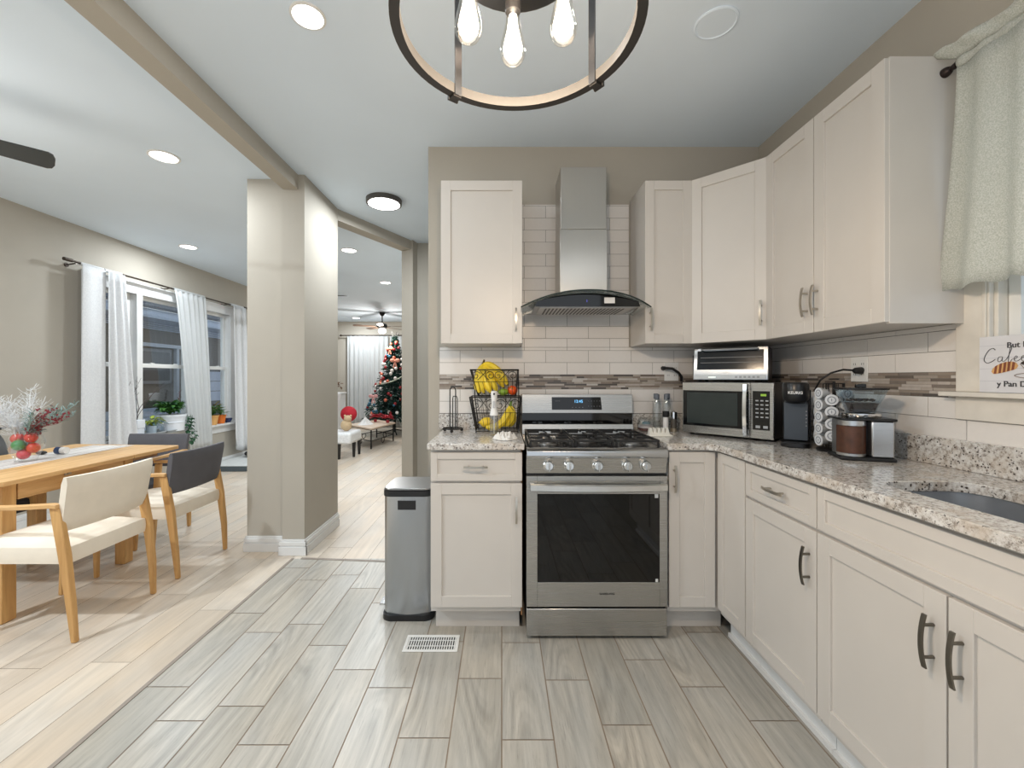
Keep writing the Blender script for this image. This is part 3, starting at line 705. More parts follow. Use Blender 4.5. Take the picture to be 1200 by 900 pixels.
for a in (93, 155, 27, 230, 310):
    c, s = math.cos(math.radians(a)), math.sin(math.radians(a)); x, y = CX+.108*c, CY+.108*s
    mb = MB(); mb.lathe([(.016, 2.150), (.017, 2.152), (.017, 2.185)], (x, y, 0), 18); so = mb.build('socket', M('chandelier black', (20, 20, 21), .4), t)
    mb = MB(); mb.lathe([(0, 2.036), (.010, 2.037), (.020, 2.043), (.027, 2.055), (.0285, 2.068), (.026, 2.085), (.019, 2.115), (.0145, 2.140), (.013, 2.153)], (x, y, 0), 24); mb.build('bulb', BGL, so)
    mb = MB(); mb.lathe([(0, 2.046), (.010, 2.048), (.019, 2.058), (.0215, 2.070), (.018, 2.088), (.012, 2.115), (.009, 2.142), (0, 2.150)], (x, y, 0), 18); mb.build('filament_glow', BULB, so)
pd = bpy.data.lights.new('chandelier_light', 'POINT'); pd.energy = 38; pd.color = (1, .78, .56); pd.shadow_soft_size = .06
po = bpy.data.objects.new('chandelier_light', pd); COL.objects.link(po); po.parent = t; po.location = (0, 0, 1.99-CEIL)

# ------------------------------------------------------------------ ceiling lights
LENS = emit('lit lens', (255, 252, 246), 9.0)
def spot(x, y, r, label, power, color=(.90, .96, 1), g='recessed lights in the ceilings'):
    t = thing('recessed_light', label, 'ceiling light', (x, y, CEIL), 0, g)
    mb = MB(); mb.lathe([(r*.82, -.002), (r*.86, -.009), (r, -.006), (r, -.0005)], (0, 0, 0), 32); mb.build('trim_ring', WPLA, t, world=False)
    mb = MB(); mb.lathe([(0, -.0035), (r*.82, -.0035), (r*.82, -.001)], (0, 0, 0), 32); mb.build('lens', LENS, t, world=False)
    area_lamp('downlight', (0, 0, -.012), r*1.5, power, color, parent=t)
spot(-.830, 1.827, .073, 'large lit recessed light in the kitchen ceiling, nearest the top edge', 6)
spot(-2.365, 2.987, .095, 'lit recessed light in the dining ceiling beside the beam', 15)
spot(-3.70, 5.04, .095, 'lit recessed light in the dining ceiling above the window curtains', 20)
spot(-1.853, 5.177, .095, 'lit recessed light just inside the hall opening', 26)
spot(-1.886, 6.93, .095, 'second lit recessed light through the hall opening, smaller and farther', 26)
spot(-3.75, 11.0, .11, 'tiny lit recessed light farthest back near the living room ceiling fan', 26)
spot(-3.4, .6, .095, 'unseen recessed light added in the near dining ceiling to brighten the dining room', 75, (.86, .94, 1))  # added lamp with no visible source, lifts the dining wall
spot(1.03, -.9, .073, 'recessed light in the kitchen ceiling behind the camera', 8)
t = thing('flush_ceiling_light', 'round flush ceiling light with a dark rim near the hall opening', 'ceiling light', (-1.025, 3.715, CEIL))
mb = MB(); mb.lathe([(.135, -.040), (.150, -.038), (.152, -.001)], (0, 0, 0), 40); mb.build('rim', M('dark bronze rim', (92, 88, 84), .4, .6), t, world=False)
mb = MB(); mb.lathe([(0, -.046), (.09, -.045), (.134, -.040), (.134, -.036)], (0, 0, 0), 40); mb.build('diffuser', LENS, t, world=False)
area_lamp('flush_light', (0, 0, -.050), .24, 21, (.90, .96, 1), parent=t)
t = thing('ceiling_speaker', 'round white flush speaker grille in the kitchen ceiling', 'speaker', (.937, 1.867, CEIL))
mb = MB(); mb.lathe([(.078, -.003), (.082, -.007), (.09, -.004), (.09, -.0005)], (0, 0, 0), 40); mb.build('ring', CEILM, t, world=False)
mb = MB(); mb.lathe([(0, -.002), (.072, -.002), (.072, -.0005)], (0, 0, 0), 40); mb.build('grille', CEILM, t, world=False)

# ------------------------------------------------------------------ fans
def fan(label, x, y, zc, nb, a0, bl, col, light=0, drop=.25, wr=.10, wt=.14, tilt=.14):
    t = thing('ceiling_fan', label, 'ceiling fan', (x, y, CEIL), a0)
    K = M('fan black metal', (28, 28, 30), .4, .3)
    mb = MB(); mb.lathe([(.065, -.001), (.065, -.02), (.045, -.07), (.015, -.085)][::-1], (0, 0, 0), 24); mb.cyl((0, 0, -.08), (0, 0, zc-CEIL+.06), .013); mb.build('downrod', K, t, world=False)
    zz = zc-CEIL
    mb = MB(); mb.lathe([(.05, -.06), (.11, -.045), (.12, .0), (.10, .05), (.04, .07)], (0, 0, zz), 28); mb.build('motor', K, t, world=False)
    for k in range(nb):
        a = 2*PI*k/nb; R = Matrix.Rotation(a, 3, 'Z') @ Matrix.Rotation(tilt, 3, 'X'); mb = MB(); r0 = .16
        pts = []
        for i in range(9):
            u = i/8; pts.append((r0+(bl-r0-.03)*u, -(wr+(wt-wr)*u)/2, 0))
        pts += [(bl-.01, -wt*.42, 0), (bl, -wt*.2, 0), (bl, wt*.2, 0), (bl-.01, wt*.42, 0)]
        for i in range(8, -1, -1):
            u = i/8; pts.append((r0+(bl-r0-.03)*u, (wr+(wt-wr)*u)/2, 0))
        pts = [tuple(R @ Vector(p)+Vector((0, 0, zz-.02))) for p in pts]
        mb.prism(pts, tuple(R @ Vector((0, 0, .008))))
        b = mb.build('blade', col, t, world=False)
        mb = MB(); mb.prism([tuple(R @ Vector(p)+Vector((0, 0, zz-.012))) for p in ((.08, -.02, 0), (.20, -.03, 0), (.20, .03, 0), (.08, .02, 0))], tuple(R @ Vector((0, 0, .006)))); mb.build('blade_arm', K, t, world=False)
    if light:
        mb = MB(); mb.lathe([(0, -.17), (.05, -.165), (.085, -.14), (.09, -.10), (.06, -.065)], (0, 0, zz), 24); mb.build('light_bowl', emit('fan light bowl', (255, 246, 230), 6), t, world=False)
        pl = bpy.data.lights.new('fan_light', 'POINT'); pl.energy = light; pl.color = (1, .93, .84); pl.shadow_soft_size = .22 if light < 20 else .09
        o = bpy.data.objects.new('fan_light', pl); COL.objects.link(o); o.parent = t; o.location = (0, 0, zz-.24)
    return t
fan('dark bladed ceiling fan in the dining room, one blade reaching in at the left edge', -3.0, 2.01, 2.62, 4, math.radians(49), .62, M('dark fan blade', (52, 56, 57), .5), light=14, tilt=-.32)
fan('dark bladed ceiling fan half hidden behind the pillar edge', -2.98, 6.35, 2.60, 4, math.radians(4), .66, M('dark fan blade', (52, 56, 57), .5))
fan('far ceiling fan with brown blades and a lit bowl before the tree', -2.83, 10.1, 2.58, 5, math.radians(-8), .66, M('brown fan blade', (112, 90, 74), .5), light=45)
# ------------------------------------------------------------------ countertop items, left
Z = CT+.001
t = thing('paper_towel_holder', 'empty black wire paper towel holder on ball feet, left of the fruit baskets', 'paper towel holder', (-.31, 2.70, CT))
mb = MB(); mb.tube([(-.31+.062*math.cos(a), 2.70+.062*math.sin(a), CT+.022) for a in [2*PI*i/28 for i in range(28)]], .004, 8, True)
for a in (0, 120, 240):
    c, s = math.cos(math.radians(a+90)), math.sin(math.radians(a+90)); mb.tube([(-.31, 2.70, CT+.022), (-.31+.066*c, 2.70+.066*s, CT+.022)], .0035, 8)
mb.build('base_ring', WIRE, t)
for a in (30, 150, 270):
    c, s = math.cos(math.radians(a)), math.sin(math.radians(a)); mb = MB(); mb.sph((-.31+.062*c, 2.70+.062*s, CT+.0115), .0105, 12, 8); mb.build('ball_foot', WIRE, t)
mb = MB(); pts = [(-.31-.018, 2.70, CT+.022)]+[(-.31-.018*math.cos(PI*i/10), 2.70, CT+.262+.020*math.sin(PI*i/10)) for i in range(11)]+[(-.31+.018, 2.70, CT+.022)]
mb.tube(pts, .0035, 8); mb.build('loop_post', WIRE, t)
mb = MB(); mb.tube([(-.31+.030, 2.695, CT+.022), (-.31+.030, 2.695, CT+.21), (-.31+.024, 2.695, CT+.225), (-.31+.004, 2.695, CT+.225), (-.31, 2.695, CT+.21), (-.31, 2.695, CT+.022)], .003, 8); mb.build('tension_arm', WIRE, t)

def spiral(c, r, turns, a0=0, flip=1, n=26):
    return [(c[0]+flip*r*(1-i/n*.85)*math.cos(a0+turns*2*PI*i/n), c[1], c[2]+r*(1-i/n*.85)*math.sin(a0+turns*2*PI*i/n)) for i in range(n+1)]
t = thing('fruit_basket_stand', 'two tier black wire fruit basket with scrolled rims on the left counter', 'fruit basket', (-.035, 2.70, CT))
def basket(name, xb0, xb1, xt0, xt1, zb, zt, yb0, yb1, yt0, yt1):
    mb = MB(); B = lambda u, z: None
    def P(side, u, k):
        z = zb+(zt-zb)*k
        x0 = xb0+(xt0-xb0)*k; x1 = xb1+(xt1-xb1)*k; y0 = yb0+(yt0-yb0)*k; y1 = yb1+(yt1-yb1)*k
        return {'f': (x0+(x1-x0)*u, y0, z), 'b': (x0+(x1-x0)*u, y1, z), 'l': (x0, y0+(y1-y0)*u, z), 'r': (x1, y0+(y1-y0)*u, z)}[side]
    for k, r in ((0, .003), (.55 if name else .5, .0018), (1, .004)):
        mb.tube([P('f', 0, k), P('f', 1, k), P('b', 1, k), P('b', 0, k)], r, 6, True)
    for s, n in (('f', 11), ('b', 11), ('l', 7), ('r', 7)):
        for i in range(n):
            u = i/(n-1); mb.tube([P(s, u, 0), P(s, u, .55 if s == 'f' else 1)], .0014 if 0 < i < n-1 else .003, 5)
            if s == 'f' and i in (0, 3, 7, 10): mb.tube([P(s, u, .5), P(s, u, 1)], .0022, 5)
    for i in range(9):
        x = xb0+(xb1-xb0)*(i+.5)/9; mb.tube([(x, yb0, zb), (x, yb1, zb)], .0014, 5)
    w = mb.build('basket', WIRE, t)
    mb = MB(); zc = zb+(zt-zb)*.78; h = (zt-zb)*.17
    for cx, fl in ((.12, 1), (.88, -1), (.42, -1), (.58, 1)):
        y = yb0+(yt0-yb0)*.78; x = xt0+(xt1-xt0)*cx; mb.tube(spiral((x, y-.002, zc), h, 1.3, .5, fl), .0022, 5)
        mb.tube([(x+fl*.01, y-.002, zc-h), (x+fl*.05, y-.002, zc+h*.4), (x+fl*.07, y-.002, zt-.004)], .002, 5)
    mb.build('scroll', WIRE, w)
basket('a', -.158, .100, -.197, .122, CT+.012, 1.232, 2.63, 2.80, 2.60, 2.82)
basket('b', -.148, .088, -.197, .105, 1.236, 1.402, 2.68, 2.81, 2.66, 2.83)
mb = MB()
for x in (-.178, .112): mb.tube([(x*.85, 2.80, CT+.001), (x, 2.81, 1.24), (x*.98, 2.825, 1.40)], .0035, 6)
for x in (-.158, .100): mb.tube([(x, 2.63, CT+.012), (x, 2.63, CT+.001)], .0035, 6)
mb.build('post', WIRE, t)

BAN = M('banana peel', (240, 210, 56), .45, var=.12, vs=18); BANG = M('banana tip', (92, 74, 30), .7); GREEN = M('green banana stem', (112, 150, 44), .5)
def banana(mb, A, B, C, r=.0175, n=10):
    """bezier-ish arc A-B-C with blunt ends"""
    A, B, C = map(Vector, (A, B, C)); pts = []; rr = []
    for i in range(n+1):
        u = i/n; pts.append(A*(1-u)**2+B*2*u*(1-u)+C*u*u); rr.append(r*(.38+.62*min(1, math.sin(PI*min(1, max(0, .08+u*.86)))*1.5)))
    rr[0] = r*.32; rr[-1] = r*.35; mb.tube(pts, rr, 7)
def bunch(label, stem, ends, r, sc, stemcol):
    t = thing('banana_bunch', label, 'bananas', stem)
    for e, m in ends:
        mb = MB(); banana(mb, stem, m, e, r); b = mb.build('banana', BAN, t)
        d = (Vector(e)-Vector(m)).normalized(); mb = MB(); mb.cyl(Vector(e)-d*.002, Vector(e)+d*.007, r*.38, r*.25, 8); mb.build('tip', BANG, b)
    mb = MB(); s = Vector(stem); mb.tube([s-Vector((0, 0, .006)), s+Vector((.002, 0, .012)), s+Vector((.006, 0, .028))], [.012, .007, .006], 7); mb.build('stem', stemcol, t)
bunch('large yellow banana bunch leaning out of the upper wire basket', (-.118, 2.735, 1.440), [((-.138, 2.69, 1.258), (-.180, 2.69, 1.33)), ((-.112, 2.695, 1.256), (-.150, 2.67, 1.35)), ((-.070, 2.69, 1.258), (-.112, 2.67, 1.34)), ((-.032, 2.70, 1.268), (-.070, 2.675, 1.35)), ((.035, 2.705, 1.310), (-.030, 2.68, 1.440)), ((.012, 2.73, 1.292), (-.05, 2.70, 1.40))], .0215, 1, BANG)
bunch('green stemmed banana bunch in the lower wire basket', (.055, 2.72, 1.175), [((-.100, 2.655, 1.045), (.01, 2.650, 1.020)), ((-.055, 2.70, 1.050), (.04, 2.68, 1.05)), ((.000, 2.71, 1.055), (.085, 2.70, 1.06)), ((.02, 2.755, 1.055), (.10, 2.74, 1.04))], .0225, 1, GREEN)
mb = MB(); mb.sph((-.095, 2.725, 1.066), (.045, .034, .034), 18, 12); mb.lathe([(.010, 0), (.006, .010), (0, .012)], (-.138, 2.725, 1.066), 10, (-1, 0, 0)); tag(mb.build('lemon', M('lemon peel', (240, 204, 50), .4, bump=.2)), 'yellow lemon at the left of the lower wire basket', 'lemon')
mb = MB(); mb.sph((.068, 2.715, 1.272), (.033, .033, .030), 18, 12); tomato = mb.build('tomato', M('tomato skin', (226, 84, 26), .25)); tag(tomato, 'round orange red tomato in the upper wire basket', 'tomato')
mb = MB(); mb.tube([(.050, 2.695, 1.290), (.068, 2.682, 1.283), (.085, 2.695, 1.272)], .0025, 5); mb.build('stem', GREEN, tomato)
mb = MB(); mb.sph((.010, 2.705, 1.262), (.034, .026, .022), 14, 10); tag(mb.build('lime', M('lime peel', (128, 160, 50), .4)), 'green lime beside the tomato in the upper wire basket', 'lime')

t = thing('spray_bottle', 'white and clear continuous spray bottle standing before the fruit baskets', 'spray bottle', (-.045, 2.52, CT))
mb = MB(); mb.lathe([(.0, CT+.001), (.026, CT+.002), (.027, CT+.01), (.026, CT+.11), (.020, CT+.135)], (-.045, 2.52, 0), 22); mb.build('bottle', thin_glass('frosted plastic', (.90, .90, .90), .25, .2), t)
mb = MB(); mb.lathe([(0, CT+.004), (.024, CT+.004), (.024, CT+.035), (0, CT+.036)], (-.045, 2.52, 0), 18); mb.build('liquid', thin_glass('yellowish liquid', (.95, .92, .80), .1), t)
mb = MB(); mb.lathe([(.027, CT+.120), (.024, CT+.135), (.017, CT+.165), (.015, CT+.195), (.019, CT+.235), (.019, CT+.262), (.0, CT+.266)], (-.045, 2.52, 0), 20); head = mb.build('trigger_head', WPLA, t)
mb = MB(); mb.cyl((-.045, 2.502, CT+.247), (-.045, 2.497, CT+.247), .006, n=12); mb.build('nozzle', BLKM, head)
mb = MB(); mb.obox((-.045, 2.506, 0), XR, TOW, -.008, .008, 0, .008, CT+.165, CT+.205); mb.build('trigger', M('grey plastic', (186, 188, 190), .4), head, .002)
mb = MB(); mb.cyl((-.045, 2.52, CT+.01), (-.045, 2.52, CT+.12), .003, n=8); mb.build('dip_tube', WPLA, t)
rnd = random.Random(11)
mb = MB()
def crump(u, v):
    a = u*2*PI; r = v; x = .02+(.068+.010*math.sin(3*a))*r*math.cos(a); y = 2.37+(.058+.008*math.sin(4*a+1))*r*math.sin(a)
    z = CT+.002+.030*(1-r**2.2)+(.011*math.sin(5*a+9*r)+.009*math.sin(9*a-13*r+1))*(1-abs(2*r-1)*.7)*(1 if r < .98 else 0); return (x, y, max(z, CT+.0015))
mb.grid(crump, 60, 16); tag(mb.build('dish_cloth', M('white terry cloth', (222, 220, 216), .9, bump=.4, bs=500)), 'small crumpled white cloth on the counter left of the range', 'cloth')

# ------------------------------------------------------------------ right of range
t = thing('glass_jar', 'low glass jar with dark reddish contents at the back right of the range', 'jar', (.925, 2.74, CT))
mb = MB(); mb.lathe([(.0, CT+.001), (.045, CT+.002), (.052, CT+.015), (.050, CT+.07), (.040, CT+.085), (.042, CT+.09)], (.925, 2.74, 0), 24); mb.build('jar', CLEAR, t)
mb = MB(); mb.lathe([(0, CT+.004), (.043, CT+.004), (.048, CT+.014), (.048, CT+.020), (0, CT+.021)], (.925, 2.74, 0), 20); mb.build('contents', M('dark red contents', (92, 44, 36), .5), t)
mb = MB(); mb.lathe([(0, CT+.022), (.046, CT+.022), (.046, CT+.036), (0, CT+.038)], (.925, 2.74, 0), 20); mb.build('pale_layer', M('pale layer', (200, 190, 190), .5), t)
mb = MB(); mb.box(.90, .95, 2.73, 2.75, CT+.044, CT+.060); mb.build('teal_scoop', M('teal plastic', (44, 92, 98), .4), t, .004)
for i, (x, y, lb) in enumerate(((1.005, 2.765, 'clear glass oil bottle with a grey pourer, nearer the range'), (1.068, 2.765, 'clear glass oil bottle with a grey pourer, nearer the microwave'))):
    t = thing('oil_bottle', lb, 'bottle', (x, y, CT), group='oil bottles behind the white rack')
    mb = MB(); mb.lathe([(.0, CT+.001), (.026, CT+.002), (.027, CT+.01), (.027, CT+.17), (.018, CT+.198), (.014, CT+.225)], (x, y, 0), 22); mb.build('bottle', CLEAR, t)
    mb = MB(); s = -1 if i == 0 else 1
    mb.lathe([(.016, CT+.200), (.017, CT+.232), (.012, CT+.238)], (x, y, 0), 16); mb.obox((x, y, 0), XR, TOW, -.020 if s < 0 else -.006, .006 if s < 0 else .020, -.010, .010, CT+.205, CT+.240); mb.build('pourer', M('slate grey plastic', (104, 110, 120), .4), t, .003)
t = thing('salt_shaker', 'small white shaker with a black lid between the oil bottles and the grinder', 'shaker', (1.030, 2.68, CT))
mb = MB(); mb.lathe([(.0, CT+.001), (.016, CT+.001), (.017, CT+.06), (.016, CT+.095)], (1.030, 2.68, 0), 18); mb.build('body', M('white salt', (226, 224, 222), .3), t)
mb = MB(); mb.lathe([(.018, CT+.0955), (.020, CT+.10), (.020, CT+.132), (.0, CT+.134)], (1.030, 2.68, 0), 18); mb.build('lid', BLKM, t)
t = thing('pepper_grinder', 'clear and chrome pepper grinder beside the microwave', 'grinder', (1.092, 2.70, CT))
gx, gy = 1.092, 2.712
mb = MB(); mb.lathe([(.0, CT+.001), (.021, CT+.001), (.021, CT+.022)], (gx, gy, 0), 20); mb.build('base', M('tan grinder base', (170, 158, 138), .35, .5), t)
mb = MB(); mb.lathe([(.018, CT+.0225), (.0185, CT+.08)], (gx, gy, 0), 20); mb.build('chamber', M('peppercorn grey', (92, 88, 82), .5, var=.5, vs=160), t)
mb = MB(); mb.lathe([(.021, CT+.0805), (.022, CT+.10), (.021, CT+.125), (.008, CT+.13), (.0, CT+.135)], (gx, gy, 0), 20); mb.build('cap', CHROME, t)
t = thing('toothed_rack', 'small white toothed sponge rack at the front of the back counter', 'rack', (1.0, 2.48, CT))
mb = MB(); pts = [(.842, 0), (1.002, 0), (.99, .012)]
xs = .848; W5 = 5; prof = [(0, .0)]
n = 5; L = .120; prof = [(-.004, 0), (0, .022)]
for i in range(n):
    a = i*L/n; prof += [(a, .026), (a+.004, .048), (a+.013, .048), (a+.017, .026)]
    if i < n-1: prof += [(a+.019, .020), (a+.022, .020)]
prof += [(L-.003, .014), (L+.012, .006), (L+.014, 0)]
mb.prism([(.862+px, 2.485, CT+.001+pz) for px, pz in prof], (0, .034, 0)); mb.build('comb', M('cream white plastic', (232, 230, 222), .4), t, .0015)
mb = MB(); mb.box(.858, .995, 2.470, 2.535, CT+.0005, CT+.006); mb.build('foot', M('cream white plastic', (232, 230, 222), .4), t, .002)

# outlets
def outlet(label, O, U, N, n=2):
    t = thing('wall_outlet', label, 'outlet', O)
    mb = MB(); mb.obox(O, U, N, -.045*n/2*1.05, .045*n/2*1.05, .0005, .006, -.060, .060); pl = mb.build('plate', WPLA, t, .0015)
    for i in range(n):
        for dz in (-.024, .024):
            mb = MB(); c = (i-(n-1)/2)*.046; mb.obox(O, U, N, c-.015, c+.015, .0062, .0075, dz-.017, dz+.017); r = mb.build('receptacle', WPLA, t, .003)
            mb = MB()
            for du in (-.0055, .0055): mb.obox(O, U, N, c+du-.001, c+du+.001, .0076, .0080, dz-.004, dz+.006)
            mb.build('slot', BLKM, r)
    return t
outlet('white double wall outlet on the back wall beside the toaster oven', (1.135, DW-.0075, 1.392), XR, TOW)
outlet('white double wall outlet on the right wall above the coffee grinder', (WX-.0075, 2.045, 1.392), YF, LFT)
t = thing('power_plug', 'black plug and cord in the outlet behind the toaster oven', 'plug', (1.10, 2.83, 1.41))
mb = MB(); mb.tube([(1.075, 2.845, 1.415), (1.075, 2.815, 1.416)], [.015, .012], 10); mb.build('plug', BLKM, t)
mb = MB(); mb.tube([(1.075, 2.818, 1.416), (1.12, 2.80, 1.412), (1.16, 2.80, 1.385), (1.185, 2.815, 1.36), (1.19, 2.83, 1.332)], .009, 8); mb.build('cord', BLKM, t)
t = thing('power_plug', 'black flat plug and arching cord above the pod carousel', 'plug', (1.69, 1.97, 1.4))
mb = MB(); mb.tube([(WX-.016, 2.03, 1.385), (WX-.05, 2.02, 1.385), (WX-.06, 2.02, 1.385)], [.018, .015, .008], 10); mb.build('plug', BLKM, t)
mb = MB(); mb.tube([(WX-.055, 2.02, 1.386), (WX-.10, 2.03, 1.39), (WX-.15, 2.04, 1.375), (WX-.18, 2.07, 1.34), (WX-.17, 2.12, 1.29), (WX-.12, 2.14, 1.2), (WX-.09, 2.15, 1.04)], .0045, 8); mb.build('cord', BLKM, t)

# ------------------------------------------------------------------ microwave (local frame: x right along front, y into depth)
A = Vector((1.100, 2.600, 0)); B = Vector((1.428, 2.240, 0)); dd = (B-A); Lm = dd.length; rz = math.atan2(dd.y, dd.x)
t = thing('microwave', 'stainless steel microwave angled into the counter corner', 'microwave', (A.x, A.y, CT), rz)
m0, m1 = .013, .315; dep = .330
mb = MB(); mb.box(.002, Lm-.002, .018, dep, m0, m1); mb.build('case', M('black microwave case', (26, 26, 28), .4), t, .004, world=False)
mb = MB(); mb.box(0, Lm*.765, 0, .0175, m0, m1); dr = mb.build('door', STEEL, t, .003, world=False)
mb = MB(); mb.box(Lm*.768, Lm, 0, .0175, m0, m1); pn = mb.build('control_panel', STEEL, t, .003, world=False)
mb = MB(); mb.box(.006, Lm*.755, -.0012, -.0002, m0+.045, m1-.048); mb.build('window', M('microwave window', (9, 11, 13), .08, spec=.4), dr, world=False)
mb = MB(); mb.box(.030, Lm*.64, -.0022, -.0013, m0+.060, m1-.060); mb.build('window_mesh', M('microwave window mesh', (46, 54, 54), .10, spec=.4), dr, world=False)
mb = MB()
vs = []; mm = 12
for i in range(mm+1):
    s = i/mm*2-1; z = (m0+m1)/2+s*.142; y = -.040+.014*s*s; x = Lm*.735
    for a, b in ((-.013, .004), (-.009, -.004), (.009, -.004), (.013, .004)): vs.append((x+a, y+b, z))
mb.add(vs, [(i*4+k, i*4+(k+1) % 4, (i+1)*4+(k+1) % 4, (i+1)*4+k) for i in range(mm) for k in range(4)]+[(3, 2, 1, 0), (mm*4, mm*4+1, mm*4+2, mm*4+3)], True)
for z in (m0+.03, m1-.03): mb.box(Lm*.735-.006, Lm*.735+.006, -.030, -.0005, z-.006, z+.006)
mb.build('handle', CHROME, dr, world=False)
mb = MB(); mb.box(Lm*.795, Lm-.018, -.0012, -.0002, m0+.048, m1-.045); mb.build('keypad_panel', BLKG, pn, .0005, 1, world=False)
mb = MB(); mb.box(Lm*.875, Lm*.93, -.0022, -.0013, m1-.072, m1-.060); mb.build('display', emit('green display', (150, 190, 60), .7, (40, 60, 10)), pn, world=False)
mb = MB()
for r in range(6):
    for c in range(3):
        if r < 5: mb.box(Lm*.825+c*.0235, Lm*.825+c*.0235+.014, -.0022, -.0013, m1-.100-r*.022, m1-.093-r*.022)
mb.box(Lm*.825, Lm*.87, -.0022, -.0013, m0+.058, m0+.072); mb.box(Lm*.90, Lm*.945, -.0022, -.0013, m0+.058, m0+.072)
mb.build('keys', M('key print', (168, 172, 176), .4), pn, world=False)
mb = MB()
for x in (.04, Lm-.04):
    for y in (.05, dep-.05): mb = MB(); mb.lathe([(.012, .001), (.012, .0125)], (x, y, 0), 12); mb.build('foot', BLKM, t, world=False)

# toaster oven on top
A = Vector((1.168, 2.605, 0)); B = Vector((1.482, 2.372, 0)); dd = B-A; Lt = dd.length; rz = math.atan2(dd.y, dd.x); TZ = CT+.316
t = thing('toaster_oven', 'silver toaster oven sitting on top of the microwave', 'toaster oven', (A.x, A.y, TZ), rz)
f0, f1 = .012, .205; dep = .262
TS = steel('toaster silver', (196, 200, 204), .3)
mb = MB(); mb.box(0, Lt, .03, dep, f0, f1); mb.build('case', M('dark toaster side', (42, 42, 44), .35, .5), t, .008, world=False)
mb = MB(); mb.prism([(0, .0295, f0), (0, 0, f0), (0, 0, f0+.045), (0, .022, f1), (0, .0295, f1)], (Lt, 0, 0)); fa = mb.build('face', TS, t, .004, world=False)
def fy(z): return (z-f0-.045)/(f1-f0-.045)*.022
mb = MB(); wa, wb = f0+.062, f1-.018
mb.add([(.022, fy(wa)-.0015, wa), (Lt-.022, fy(wa)-.0015, wa), (Lt-.022, fy(wb)-.0015, wb), (.022, fy(wb)-.0015, wb)], [(0, 1, 2, 3)]); mb.build('window', M('toaster window', (34, 38, 42), .12, spec=.4), fa, solid=.001, world=False)
mb = MB()
for k in (.35, .62): z = wa+(wb-wa)*k; mb.box(.04, Lt-.03, fy(z)-.0035, fy(z)-.0025, z, z+.003)
mb.build('rack', M('rack grey', (128, 130, 132), .4), fa, world=False)
mb = MB(); mb.box(.012, Lt-.012, -.0035, -.0005, f0+.006, f0+.032); mb.build('control_strip', M('pale control strip', (214, 220, 224), .25), fa, .001, world=False)
mb = MB()
for i in range(6): mb.box(Lt*.58+i*.022, Lt*.58+i*.022+.012, -.0045, -.0036, f0+.013, f0+.024)
mb.build('buttons', M('button grey', (160, 166, 172), .4), fa, world=False)
mb = MB(); mb.box(Lt*.22, Lt*.32, -.0045, -.0036, f0+.015, f0+.020); mb.build('display', emit('pale display', (220, 240, 230), .8), fa, world=False)
text_mesh('logo', 'ninja', .016, WPLA, (Lt*.46, -.0006, f0+.045), FACE_CAM, fa, bold=.0004, world=False)
mb = MB(); mb.tube([(.05, .02, f1-.018), (.05, -.02, f1-.012), (Lt-.05, -.02, f1-.012), (Lt-.05, .02, f1-.018)], .006, 8); mb.build('handle', TS, fa, world=False)
mb = MB(); mb.box(-.016, -.0005, .06, .13, f0+.03, f1-.04); mb.build('side_handle', BLKM, t, .003, world=False)
mb = MB()
for x in (.03, Lt-.03):
    for y in (.045, dep-.03): mb = MB(); mb.lathe([(.011, .001), (.011, .0115)], (x, y, 0), 12); mb.build('foot', BLKM, t, world=False)

# ------------------------------------------------------------------ single serve coffee maker
KX, KY = 1.482, 2.15
t = thing('coffee_maker', 'slim black single serve coffee maker beside the microwave', 'coffee maker', (KX, KY, CT), math.radians(-36))
KB = M('coffee maker black', (20, 21, 24), .3); KG = M('coffee maker slate', (58, 66, 76), .35)
mb = MB(); mb.prism([(x, y, .001) for x, y in rrect(-.062, .062, -.10, .12, .045)], (0, 0, .022), True); mb.build('drip_tray', KB, t, .003, world=False)
mb = MB(); mb.box(-.055, .055, .0, .118, .0235, .305); mb.build('tower', KB, t, .010, world=False)
mb = MB(); mb.box(-.050, .050, -.006, -.0005, .028, .215); mb.build('front_plate', KG, t, .002, world=False)
mb = MB(); mb.lathe([(.0, .212), (.030, .214), (.052, .232), (.056, .25), (.056, .31), (.05, .318), (0, .320)], (0, -.035, 0), 30); hd = mb.build('brew_head', KB, t, world=False)
mb = MB(); mb.box(.0555, .062, .03, .11, .03, .28); mb.build('water_tank', M('tank black', (28, 29, 31), .15), t, .003, world=False)
text_mesh('logo', 'KEURIG', .0175, M('white print', (225, 225, 225), .4), (0, -.0925, .268), FACE_CAM, hd, bold=.0005, world=False, ext=.001)
mb = MB()
for i in range(5): mb.lathe([(.003, -.0072), (.003, -.0062)], (0, 0, 0), 4) if False else mb.box(.040, .046, -.0072, -.0062, .10+i*.018, .104+i*.018)
mb.build('indicator_marks', M('grey print', (150, 150, 152), .4), t, world=False)

# ------------------------------------------------------------------ pod carousel
PX, PY = 1.545, 1.985
t = thing('pod_carousel', 'black wire carousel stand loaded with white coffee pods', 'pod holder', (PX, PY, CT))
mb = MB(); mb.lathe([(.0, .001), (.066, .001), (.068, .010), (.060, .016), (.0, .018)], (0, 0, 0), 28); mb.build('base', WIRE, t, world=False)
mb = MB(); mb.cyl((0, 0, .018), (0, 0, .325), .006); mb.tube([(0.018*math.cos(a), .018*math.sin(a), .335) for a in [2*PI*i/16 for i in range(16)]], .003, 6, True); mb.build('pole', WIRE, t, world=False)
mb = MB()
for k in range(7):
    a = 2*PI*k/7+.3
    for da in (-.32, .32): mb.tube([(.040*math.cos(a+da), .040*math.sin(a+da), .018), (.040*math.cos(a+da), .040*math.sin(a+da), .315)], .0018, 5)
for z in (.03, .17, .315): mb.tube([(.040*math.cos(2*PI*i/24), .040*math.sin(2*PI*i/24), z) for i in range(24)], .002, 5, True)
